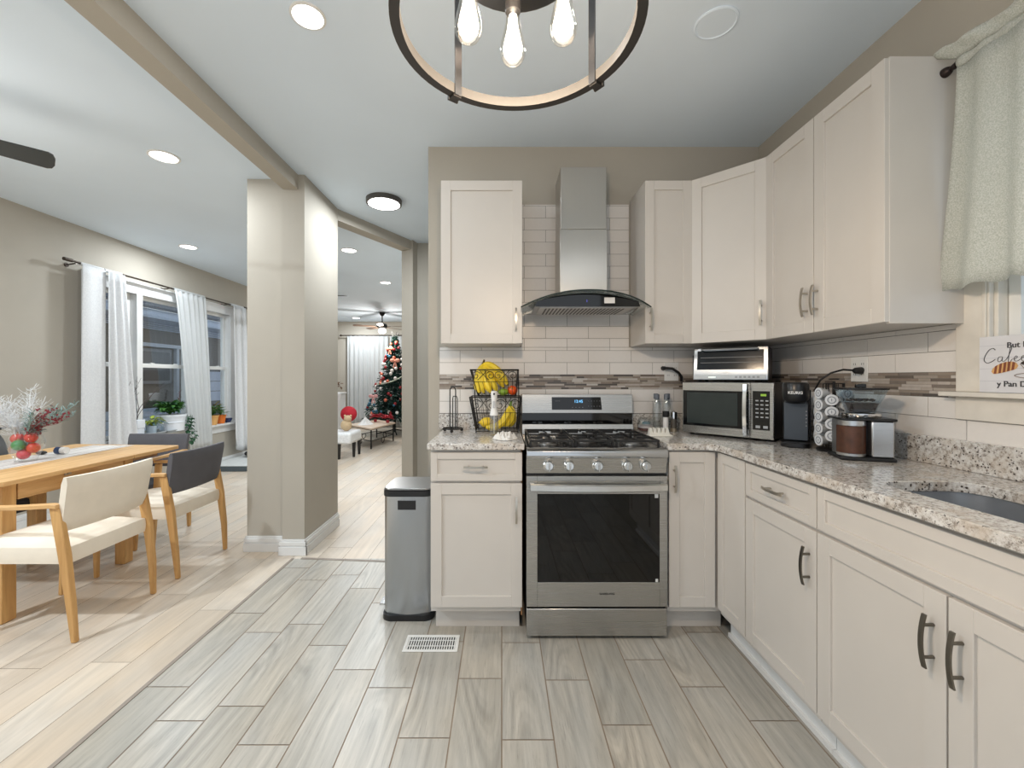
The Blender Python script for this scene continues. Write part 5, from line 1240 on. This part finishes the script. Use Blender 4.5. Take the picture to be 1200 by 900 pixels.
t = thing('blue_bowl', 'small dark blue bowl at the right end of the dining sill', 'bowl', (LX+.04, 6.66, SZ2))
mb = MB(); mb.lathe([(0, .001), (.03, .001), (.055, .05), (.058, .065), (.052, .065), (.028, .010), (0, .008)], (0, 0, 0), 24); mb.build('bowl', M('navy glaze', (34, 48, 92), .25), t, world=False)

t = thing('floor_platform', 'low white topped platform with a dark edge on the floor by the dining wall', 'platform', (LX+.35, 6.6, 0))
mb = MB(); mb.prism([(LX+.03, 6.15, .001), (LX+.62, 6.16, .001), (LX+.78, 7.6, .001), (LX+.03, 7.6, .001)], (0, 0, .075)); mb.build('base', M('slate edge', (74, 84, 90), .6), t, .004)
mb = MB(); mb.prism([(LX+.03, 6.15, .0765), (LX+.62, 6.16, .0765), (LX+.78, 7.6, .0765), (LX+.03, 7.6, .0765)], (0, 0, .006)); mb.build('top_mat', M('pale mat', (206, 210, 210), .7), t)
t = thing('black_bundle', 'small black cloth bundle under the curtain beside the pillar', 'cloth', (LX+.25, 6.95, .083))
mb = MB(); mb.sph((LX+.26, 6.95, .135), (.11, .16, .05), 18, 10); mb.build('cloth', M('black cloth', (18, 18, 20), .8), t)

# ------------------------------------------------------------------ table
t = thing('dining_table', 'oak extension dining table with thick square legs at the left edge', 'dining table', (-3.10, 2.88, 0))
tx0, tx1, ty0, ty1, tz = -3.56, -2.635, 2.23, 3.50, .80
mb = MB(); mb.prism([(tx0, ty0+.03, tz-.026), (tx0+.03, ty0, tz-.026), (tx1-.03, ty0, tz-.026), (tx1, ty0+.03, tz-.026), (tx1, 3.06, tz-.026), (tx0, 3.06, tz-.026)], (0, 0, .026)); mb.build('tabletop', OAKY, t, .003)
mb = MB(); mb.prism([(tx0, 3.063, tz-.026), (tx1, 3.063, tz-.026), (tx1, ty1-.02, tz-.026), (tx1-.02, ty1, tz-.026), (tx0+.02, ty1+.06, tz-.026), (tx0, ty1+.04, tz-.026)], (0, 0, .026)); mb.build('extension_leaf', OAKY, t, .003)
mb = MB(); ax0, ax1, ay0, ay1 = -3.44, -2.73, 2.33, 3.16
mb.box(ax1-.022, ax1, ay0+.08, ay1-.08, .665, .7725); mb.box(ax0, ax0+.022, ay0+.08, ay1-.08, .665, .7725); mb.box(ax0+.08, ax1-.08, ay0, ay0+.022, .665, .7725); mb.box(ax0+.08, ax1-.08, ay1-.022, ay1, .665, .7725); mb.build('apron', OAKY, t, .002)
for x in (ax1-.06, ax0+.03): mb = MB(); mb.box(x, x+.03, 2.42, 3.42, .730, .772); mb.build('extension_rail', OAKD, t)
mb = MB(); mb.box(ax1+.0005, ax1+.006, 2.66, 2.70, .742, .756); mb.cyl((ax1+.003, 2.68, .749), (ax1+.012, 2.68, .749), .006, n=10); mb.build('catch', NICKEL, t)
for x in (ax0, ax1-.072):
    for y in (ay0, ay1-.072):
        mb = MB(); mb.prism([(x, y, .7725), (x+.072, y, .7725), (x+.072, y+.072, .7725), (x, y+.072, .7725)], (0, 0, -.7715)); mb.build('leg', OAKZ, t, .004)
t = thing('table_runner', 'white table runner with grey stripes along the dining table', 'table runner', (-3.16, 2.86, tz))
mb = MB(); mb.grid(lambda u, v: (-3.33+.33*u, 2.24+1.24*v, tz+.002+.0012*math.sin(u*14+v*9)), 16, 40); mb.build('cloth', M('white runner cloth', (222, 218, 214), .85, var=.06, vs=30), t, solid=.0015)
mb = MB()
for u in (.10, .30, .72, .92): mb.grid(lambda a, v, u=u: (-3.33+.33*(u+.018*a), 2.24+1.24*v, tz+.0040+.0012*math.sin((u+.018*a)*14+v*9)), 2, 40)
mb.build('stripe', M('grey taupe stripe', (150, 138, 134), .85), t)

# ------------------------------------------------------------------ chairs (origin on the floor, back towards +x)
def rbox(mb, x0, x1, y0, y1, z0, z1): mb.box(x0, x1, y0, y1, z0, z1)
CREAM = M('cream upholstery', (232, 222, 206), .75, var=.03, bump=.15, bs=250); CHAR = M('charcoal upholstery', (92, 92, 98), .8, var=.05, bump=.15, bs=250); DSEAT = M('dark seat upholstery', (58, 60, 68), .8)
def chair(label, loc, rz, backm, seatm, group='oak armchairs around the dining table'):
    t = thing('dining_armchair', label, 'chair', loc, rz, group)
    # seat cushion with crowned top
    mb = MB(); nx, ny = 10, 10
    def top(u, v, s=1):
        x = -.30+.53*u; y = -.235+.47*v; e = (1-abs(2*u-1)**6)*(1-abs(2*v-1)**6); return (x, y, (.478+.034*e) if s > 0 else (.395-.006*e))
    mb.grid(lambda u, v: top(u, v), nx, ny); mb.grid(lambda u, v: top(1-u, v, -1), nx, ny)
    per = [(i/nx, 0) for i in range(nx)]+[(1, i/ny) for i in range(ny)]+[(1-i/nx, 1) for i in range(nx)]+[(0, 1-i/ny) for i in range(ny)]
    n = len(per); A = [top(u, v) for u, v in per]; Bm = [(top(u, v)[0]*1.02-.000, top(u, v)[1]*1.03, .437) for u, v in per]; Cc = [top(u, v, -1) for u, v in per]
    mb.add(A+Bm+Cc, [(r*n+(i+1) % n, r*n+i, (r+1)*n+i, (r+1)*n+(i+1) % n) for r in range(2) for i in range(n)], True)
    mb.build('seat', seatm, t, world=False)
    mb = MB(); m = 12
    def bk(u, v, s):
        hw = .256+.010*v; y = (2*u-1)*hw; x = .200+.045*v-.020*(1-(2*u-1)**2)*-1; z = .560+.282*v+(.004*(2*u-1)**2)
        th = .026*(1-max(0, abs(2*v-1)-.8)*2.5)*(1-max(0, abs(2*u-1)-.9)*4); return (x+s*th, y, z)
    mb.grid(lambda u, v: bk(u, v, 1), m, 8); mb.grid(lambda u, v: bk(1-u, v, -1), m, 8)
    per = [(i/m, 0) for i in range(m)]+[(1, i/8) for i in range(8)]+[(1-i/m, 1) for i in range(m)]+[(0, 1-i/8) for i in range(8)]; n = len(per)
    A = [bk(u, v, 1) for u, v in per]; Bm = [bk(u, v, -1) for u, v in per]
    mb.add(A+Bm, [(i, (i+1) % n, n+(i+1) % n, n+i) for i in range(n)], True)
    mb.build('backrest', backm, t, world=False)
    for s in (-1, 1):
        def leg(pts, name):
            mb = MB(); vs = []
            for (x, y, z, wx, wy_) in pts: vs += [(x-wx, y-wy_, z), (x+wx, y-wy_, z), (x+wx, y+wy_, z), (x-wx, y+wy_, z)]
            k = len(pts); mb.add(vs, [(i*4+j, i*4+(j+1) % 4, (i+1)*4+(j+1) % 4, (i+1)*4+j) for i in range(k-1) for j in range(4)]+[(3, 2, 1, 0), tuple((k-1)*4+j for j in range(4))])
            return mb.build(name, OAKZ, t, .005, world=False)
        leg([(.275, s*.245, .001, .013, .012), (.262, s*.252, .20, .018, .015), (.232, s*.254, .45, .024, .016), (.188, s*.254, .690, .026, .013)], 'leg')
        leg([(-.285, s*.232, .001, .012, .012), (-.278, s*.240, .25, .016, .015), (-.268, s*.252, .50, .020, .015), (-.262, s*.262, .672, .022, .014)], 'leg')
        mb = MB(); pts = [(.212, .701), (.18, .704), (0, .694), (-.20, .690), (-.295, .688)]; vs = []
        for x, z in pts: vs += [(x, s*.264-.017, z-.012), (x, s*.264+.017, z-.012), (x, s*.264+.017, z+.010), (x, s*.264-.017, z+.010)]
        k = len(pts); mb.add(vs, [(i*4+j, i*4+(j+1) % 4, (i+1)*4+(j+1) % 4, (i+1)*4+j) for i in range(k-1) for j in range(4)]+[(3, 2, 1, 0), tuple((k-1)*4+j for j in range(4))]); mb.build('arm', OAKX, t, .004, world=False)
    return t
chair('oak armchair with cream back and cream seat nearest the camera', (-2.455, 2.425, 0), 0, CREAM, CREAM)
chair('oak armchair with charcoal back and cream seat, second along the table', (-2.455, 3.118, 0), 0, CHAR, CREAM)
chair('oak armchair with charcoal back and dark seat at the far table end', (-3.10, 3.62, 0), PI/2, CHAR, DSEAT)
chair('oak armchair with dark seat on the wall side of the table, carrying a backpack', (-3.72, 2.93, 0), PI, CHAR, DSEAT)
t = thing('backpack', 'dark grey backpack with a black strap on the wall side chair', 'backpack', (-3.72, 3.08, .52))
BP = M('grey nylon', (92, 96, 100), .7)
mb = MB(); mb.sph((-3.71, 3.05, .76), (.11, .13, .235), 20, 14); mb.build('body', BP, t)
mb = MB(); mb.tube([(-3.62, 3.02, .97), (-3.60, 3.12, 1.0), (-3.595, 3.19, .93), (-3.60, 3.20, .80), (-3.62, 3.17, .62)], .018, 8, flat=.5); mb.build('strap', M('black webbing', (20, 20, 22), .7), t)
mb = MB(); mb.tube([(-3.71, 3.0, .985), (-3.71, 3.03, 1.02), (-3.71, 3.08, 1.02), (-3.71, 3.11, .98)], .008, 6); mb.build('grab_loop', M('black webbing', (20, 20, 22), .7), t)

# vase on table
VX, VY = -3.12, 2.80; vz = tz+.0045
t = thing('glass_vase', 'clear glass vase on the table runner filled with baubles and branches', 'vase', (VX, VY, vz))
mb = MB(); mb.lathe([(0, .001), (.055, .002), (.050, .012), (.060, .030), (.086, .09), (.090, .13), (.074, .18), (.066, .215), (.072, .232)], (0, 0, 0), 32, caps=False); mb.build('vase', thin_glass('vase glass', (.96, .97, .97), .12), t, world=False)
frost = M('frosted white twig', (222, 224, 226), .7); sil = M('silver green needles', (128, 154, 152), .7, var=.3, vs=40); berry = M('dark red berries', (128, 44, 54), .35)
rn = random.Random(9)
def spray(n, az, spread, L, mat, name, leafy=None, r=.0016, side=.06):
    mb = MB()
    for i in range(n):
        a = az+rn.uniform(-spread, spread); tiltk = rn.uniform(.15, .95); p = Vector((0, 0, .06)); q = [p]; d = Vector((math.cos(a)*tiltk*.55, math.sin(a)*tiltk*.55, 1)).normalized()
        m = 9; LL = L*rn.uniform(.7, 1.05)
        for j in range(m): d = (d+Vector((math.cos(a)*.06, math.sin(a)*.06, -.02))).normalized(); q.append(q[-1]+d*LL/m)
        # keep inside the neck
        for k, qq in enumerate(q):
            if qq.z < .235: rad = math.hypot(qq.x, qq.y); lim = .055; qq = Vector((qq.x*min(1, lim/max(rad, 1e-4)), qq.y*min(1, lim/max(rad, 1e-4)), qq.z)); q[k] = qq
        mb.tube(q, r, 4)
        for j in range(4, m+1):
            for s in range(6 if leafy != 'berry' else 3):
                dd = Vector((rn.uniform(-1, 1), rn.uniform(-1, 1), rn.uniform(-.1, 1)))
                if leafy == 'berry': mb.sph(q[j]+dd*.022, .0062, 6, 4)
                elif leafy: leaf(mb, q[j]+dd*.004, dd, side, .006)
                else: mb.tube([q[j], q[j]+dd*side*.6, q[j]+dd*side+Vector((0, 0, .01))], .0011, 3)
    return mb.build(name, mat, t, world=False)
spray(26, math.radians(190), 1.3, .44, frost, 'frosted_twigs', None, .0014, .055)
spray(14, math.radians(20), 1.0, .36, sil, 'silver_needle_branches', 'leaf', .0014, .045)
spray(9, math.radians(-5), .5, .34, berry, 'berry_branches', 'berry', .0012)
def ball(label, x, y, z, col, r=.034):
    b = thing('bauble', label, 'bauble', (VX+x, VY+y, vz+z), 0, 'baubles in the glass vase')
    mb = MB(); mb.sph((0, 0, 0), r, 18, 12); mb.build('ball', col, b, world=False)
    mb = MB(); mb.cyl((0, 0, r-.002), (0, 0, r+.008), .006, n=8); mb.build('cap', M('gold cap', (190, 160, 90), .3, 1), b, world=False)
RBL = M('glitter red', (200, 66, 52), .35, var=.2, vs=120)
ball('red glitter bauble at the bottom of the glass vase', 0.005, -.02, .050, M('glitter crimson', (206, 52, 66), .35, var=.2, vs=120))
ball('orange red bauble at the upper left inside the glass vase', -.038, -.018, .152, RBL); ball('orange red bauble at the upper right inside the glass vase', .042, -.010, .158, RBL)
ball('orange red bauble at the lower right inside the glass vase', .046, -.0, .088, RBL); ball('pale red bauble behind the green one in the vase', -.045, .02, .085, M('faded red', (214, 110, 92), .4))
ball('green glitter bauble in the middle of the glass vase', -.002, -.045, .112, M('glitter green', (62, 134, 70), .35, var=.2, vs=120))
t = thing('salt_shaker', 'small dark blue and white shaker lying on the table runner', 'shaker', (-3.16, 3.06, vz))
mb = MB(); mb.cyl((-3.19, 3.06, vz+.027), (-3.155, 3.06, vz+.027), .026); mb.build('cap', M('navy plastic', (36, 62, 104), .35), t)
mb = MB(); mb.cyl((-3.1545, 3.06, vz+.027), (-3.12, 3.06, vz+.027), .024); mb.build('jar', WPLA, t)
t = thing('black_pouch', 'small black object on the runner behind the vase', 'pouch', (-3.29, 2.99, vz))
mb = MB(); mb.sph((-3.28, 3.04, vz+.014), (.035, .025, .013), 14, 8); mb.build('pouch', BLKM, t)

# ------------------------------------------------------------------ living room
def sheers(label, x0, x1, seed):
    t = thing('window_curtain', label, 'curtain', ((x0+x1)/2, 11.66, .02))
    mb = MB(); mb.grid(lambda u, v: (x0+(x1-x0)*u, 11.66+.03*math.sin(u*2*PI*9+seed)*(.4+.6*v), 2.50-2.47*v), 160, 10); mb.build('cloth', SHEER, t, solid=.002)
sheers('left white floor length sheer curtain on the far living room wall', -4.22, -3.10, 0); sheers('white floor length sheer curtain behind the christmas tree', -3.06, -1.95, 2)
t = thing('curtain_rod', 'dark curtain rod on the far living room wall', 'curtain rod', (-3.1, 11.66, 2.5))
mb = MB(); mb.cyl((-4.38, 11.66, 2.515), (-1.8, 11.66, 2.515), .014); mb.build('rod', RB, t)
mb = MB(); mb.sph((-4.40, 11.66, 2.515), .03, 12, 8); mb.cyl((-4.2, 11.66, 2.515), (-4.2, 11.775, 2.515), .01); mb.build('finial', RB, t)

TX, TY = -2.62, 10.45
t = thing('christmas_tree', 'tall decorated dark green christmas tree in the far living room', 'christmas tree', (TX, TY, 0))
NEED = M('fir needles', (40, 74, 66), .8, var=.45, vs=12); TRK = M('tree trunk', (30, 34, 34), .8)
mb = MB(); mb.cyl((TX, TY, .03), (TX, TY, 2.3), .03, .012, 10); mb.build('trunk', TRK, t)
for a in (20, 110, 200, 290):
    c, s = math.cos(math.radians(a)), math.sin(math.radians(a)); mb = MB(); mb.tube([(TX, TY, .10), (TX+c*.2, TY+s*.2, .05), (TX+c*.42, TY+s*.42, .012)], .014, 6); mb.build('stand_leg', TRK, t)
rn = random.Random(77); mb = MB()
def trr(z): return .68*max(0, (2.40-z)/2.02)**1.1+.02
for i in range(2300):
    z = .36+2.0*(rn.random()**1.25); R = trr(z); a = rn.random()*2*PI; k = rn.uniform(.35, 1); p = Vector((TX+R*k*math.cos(a), TY+R*k*math.sin(a), z)); d = Vector((math.cos(a), math.sin(a), rn.uniform(-.5, .35)))
    L = rn.uniform(.09, .16)*(1.05-.62*(z-.36)/2.0)
    for m in range(2): leaf(mb, p, d+Vector((rn.uniform(-.5, .5), rn.uniform(-.5, .5), rn.uniform(-.4, .4))), L, .03+.1*L)
    if i % 3 == 0: mb.tube([(TX, TY, z+.05), p], .006, 4)
mb.build('needles', NEED, t)
mb = MB()
for i in range(12): a = rn.random()*6.3; mb.tube([(TX, TY, 2.30), (TX+.10*math.cos(a), TY+.10*math.sin(a), 2.42+rn.uniform(0, .10))], .006, 4)
mb.build('top_sprays', M('grey sprig', (110, 112, 112), .8), t)
t = thing('bead_garland', 'pale green bead garland curving across the christmas tree', 'garland', (TX, TY-.55, 1.2))
gpts = []
for i in range(60):
    u = i/59; a = math.radians(-150+130*u); z = 1.20+.34*u**2.2; R = trr(z)+.03; gpts.append((TX+R*math.cos(a), TY+R*math.sin(a), z))
mb = MB()
for g_ in gpts: mb.sph(g_, .014, 6, 4)
mb.build('beads', M('pale beads', (216, 226, 206), .4), t)
kinds = [('red ball ornament among the branches of the christmas tree', (146, 32, 40), 34), ('orange copper ornament among the branches of the christmas tree', (206, 110, 84), 16), ('silver white ornament among the branches of the christmas tree', (224, 220, 218), 26), ('teal blue ornament among the branches of the christmas tree', (48, 104, 130), 14)]
for lb, col, n in kinds:
    src = None
    for i in range(n):
        z = .48+1.75*rn.random()**1.2; a = math.radians(rn.uniform(-175, -5)); R = trr(z)+.035
        if src is None:
            src = thing('tree_ornament', lb, 'ornament', (0, 0, 0)); mb = MB(); mb.sph((0, 0, 0), .036, 10, 7); mb.build('ball', M('ornament %s' % lb[:6], col, .3), src, world=False); o = src
        else: o = copy_tree(src)
        o['group'] = lb.split(' ornament')[0]+' ornaments on the christmas tree'; o.location = (TX+R*math.cos(a), TY+R*math.sin(a), z); o.scale = (rn.uniform(.8, 1.25),)*3
def bow(label, x, z, s, col):
    a = -PI/2; y = TY-trr(z)-.05
    t = thing('ribbon_bow', label, 'bow', (x, y, z)); mb = MB()
    for k in (-1, 1): mb.sph((k*s*.55, 0, s*.1), (s*.55, s*.22, s*.42), 12, 8)
    mb.sph((0, -.01, .05*s), s*.2, 8, 6); mb.add([(-s*.1, -.005, 0), (-s*.5, -.005, -s*1.5), (-s*.2, -.005, -s*1.6), (s*.05, -.005, -s*.2)], [(0, 1, 2, 3)]); mb.add([(s*.1, -.005, 0), (s*.5, -.005, -s*1.3), (s*.2, -.005, -s*1.5), (-s*.05, -.005, -s*.2)], [(0, 1, 2, 3)])
    mb.build('bow', M('ribbon %d' % col[1], col, .5), t, world=False)
bow('pink copper ribbon bow high on the christmas tree', -2.55, 1.76, .11, (222, 150, 130)); bow('copper ribbon bow near the top of the christmas tree', -2.70, 2.05, .09, (196, 128, 104)); bow('pale pink bow low on the left of the christmas tree', -2.98, .92, .10, (216, 160, 160))

t = thing('coffee_table', 'low white topped table with black wrought iron heart scroll legs', 'coffee table', (-3.0, 8.4, 0))
mb = MB(); c4 = [(-3.02, 8.85), (-3.60, 8.25), (-2.45, 8.00), (-2.33, 9.3)]
c4 = [(-3.17, 8.75), (-2.46, 8.02), (-2.28, 9.15), (-2.85, 9.75)]
mb.prism([(x, y, .37) for x, y in c4], (0, 0, .03)); mb.build('tabletop', M('pale tan top', (214, 194, 174), .5), t, .003)
mb = MB(); mb.prism([(x, y, .362) for x, y in c4], (0, 0, .0075)); mb.build('edge_frame', M('dark table edge', (48, 40, 40), .5), t)
cc = Vector((sum(p[0] for p in c4)/4, sum(p[1] for p in c4)/4, 0))
for (x, y) in c4:
    p = cc+(Vector((x, y, 0))-cc)*.9; mb = MB(); mb.tube([(p.x, p.y, .362), (p.x, p.y, .18), (p.x, p.y, .001)], .014, 6); mb.build('leg', WIRE, t)
for i in range(4):
    a = cc+(Vector((*c4[i], 0))-cc)*.9; b = cc+(Vector((*c4[(i+1) % 4], 0))-cc)*.9; u = (b-a).normalized(); m = (a+b)/2
    mb = MB(); mb.tube([a+Vector((0, 0, .15)), b+Vector((0, 0, .15))], .008, 5)
    for s in (-1, 1): mb.tube([m+Vector((0, 0, .04))]+[m+u*s*(.07*math.sin(PI*k/8)**.8)+Vector((0, 0, .04+.13*k/8)) for k in range(1, 8)]+[m+u*s*.02+Vector((0, 0, .14))], .008, 5)
    mb.build('scroll_stretcher', WIRE, t)
mb = MB()
def ts(u, v):
    a = u*2*PI; return (-2.80+(.15+.02*math.sin(3*a))*v*math.cos(a), 8.75+.2*v*math.sin(a), .402+.16*(1-v)**1.5+.02*math.sin(5*a)*(1-abs(2*v-1))*(v < .99))
mb.grid(ts, 30, 6); tag(mb.build('crumpled_paper', M('white tissue', (240, 240, 240), .8)), 'crumpled white tissue heap on the living room coffee table', 'paper')
def poins(label, x, y, z, r, sd):
    t = thing('poinsettia', label, 'flowers', (x, y, z)); rn2 = random.Random(sd); mb = MB()
    for i in range(40): a = rn2.random()*6.3; el = rn2.random(); leaf(mb, (r*.5*el*math.cos(a), r*.5*el*math.sin(a), .09+.05*rn2.random()), (math.cos(a), math.sin(a), rn2.uniform(-.2, .8)), r*.7, r*.35)
    mb.build('petals', M('poinsettia red', (190, 42, 60), .6), t, world=False)
    mb = MB(); mb.lathe([(0, .001), (.03, .001), (.04, .06), (0, .06)], (0, 0, 0), 14); mb.build('pot', M('red foil pot', (150, 40, 50), .4), t, world=False)
poins('red poinsettia left of center on the living room coffee table', -2.74, 9.25, .401, .13, 1); poins('red poinsettia at the right on the living room coffee table', -2.42, 9.05, .401, .13, 2)

t = thing('slipper_chair', 'white patterned living room chair with black tapered legs', 'chair', (-2.82, 7.35, 0))
PAT = M('white patterned fabric', (226, 228, 230), .8, var=.10, vs=45)
mb = MB(); mb.box(-3.12, -2.50, 7.05, 7.62, .25, .44); mb.build('seat', PAT, t, .04, 3)
mb = MB(); mb.prism([(-3.12, 7.05, .40), (-2.96, 7.05, .40), (-2.86, 7.05, 1.10), (-3.02, 7.05, 1.10)], (0, .57, 0)); mb.build('backrest', PAT, t, .03, 3)
for x, y in ((-2.70, 7.08), (-2.53, 7.30), (-3.05, 7.57), (-2.53, 7.57)):
    mb = MB(); mb.cyl((x, y, .001), (x, y, .252), .022, .034, 8); mb.build('leg', BLACK, t)
mb = MB(); mb.sph((-2.69, 7.50, .72), (.145, .09, .135), 16, 12); o = mb.build('red_pillow', M('red knit', (176, 28, 44), .8), None, ); tag(o, 'round red pillow on the white living room chair', 'pillow')
t = thing('plush_toy', 'tan plush toy sitting under the red pillow on the white chair', 'plush toy', (-2.65, 7.36, .445))
mb = MB(); mb.sph((-2.66, 7.30, .545), (.095, .08, .10), 14, 10); mb.build('body', M('tan plush', (196, 172, 138), .9, bump=.4), t)
mb = MB(); mb.sph((-2.63, 7.29, .655), (.065, .06, .06), 14, 10); hd = mb.build('head', M('tan plush', (196, 172, 138), .9, bump=.4), t)
for s in (-1, 1):
    mb = MB(); mb.sph((-2.63+s*.05, 7.29, .705), .02, 8, 6); mb.build('ear', M('tan plush', (196, 172, 138), .9), hd)
t = thing('flower_arrangement', 'brown dried flower arrangement on the shelf at the far left of the living room', 'flowers', (-4.30, 10.9, 1.02))
mb = MB(); rn = random.Random(2)
for i in range(60): leaf(mb, (-4.28+rn.uniform(-.16, .16), 10.9+rn.uniform(-.1, .1), 1.08+rn.uniform(-.02, .14)), (rn.uniform(-1, 1), rn.uniform(-1, 1), rn.uniform(-.3, 1)), .09, .05)
mb.build('dried_flowers', M('dried brown', (112, 84, 64), .8, var=.4, vs=30), t)
mb = MB(); mb.lathe([(0, 0), (.07, 0), (.09, .07), (.05, .1)], (-4.28, 10.9, .983), 16); mb.build('bowl', M('teal bowl', (120, 160, 160), .4), t)
t = thing('side_cabinet', 'white low cabinet at the far left of the living room', 'cabinet', (-4.30, 10.95, 0))
mb = MB(); mb.box(-4.55, -4.10, 10.75, 11.2, .06, .95); mb.build('body', WHITE, t, .004)
mb = MB(); mb.box(-4.58, -4.07, 10.72, 11.22, .951, .98); mb.build('top', WHITE, t, .004)
mb = MB(); mb.box(-4.53, -4.12, 10.735, 10.749, .10, .92); dd_ = mb.build('door', WHITE, t, .002)
mb = MB(); mb.sph((-4.16, 10.722, .55), .013, 8, 6); mb.build('knob', NICKEL, dd_)
for x, y in ((-4.52, 10.78), (-4.13, 10.78), (-4.52, 11.17), (-4.13, 11.17)):
    mb = MB(); mb.cyl((x, y, .001), (x, y, .061), .02, n=8); mb.build('leg', WHITE, t)
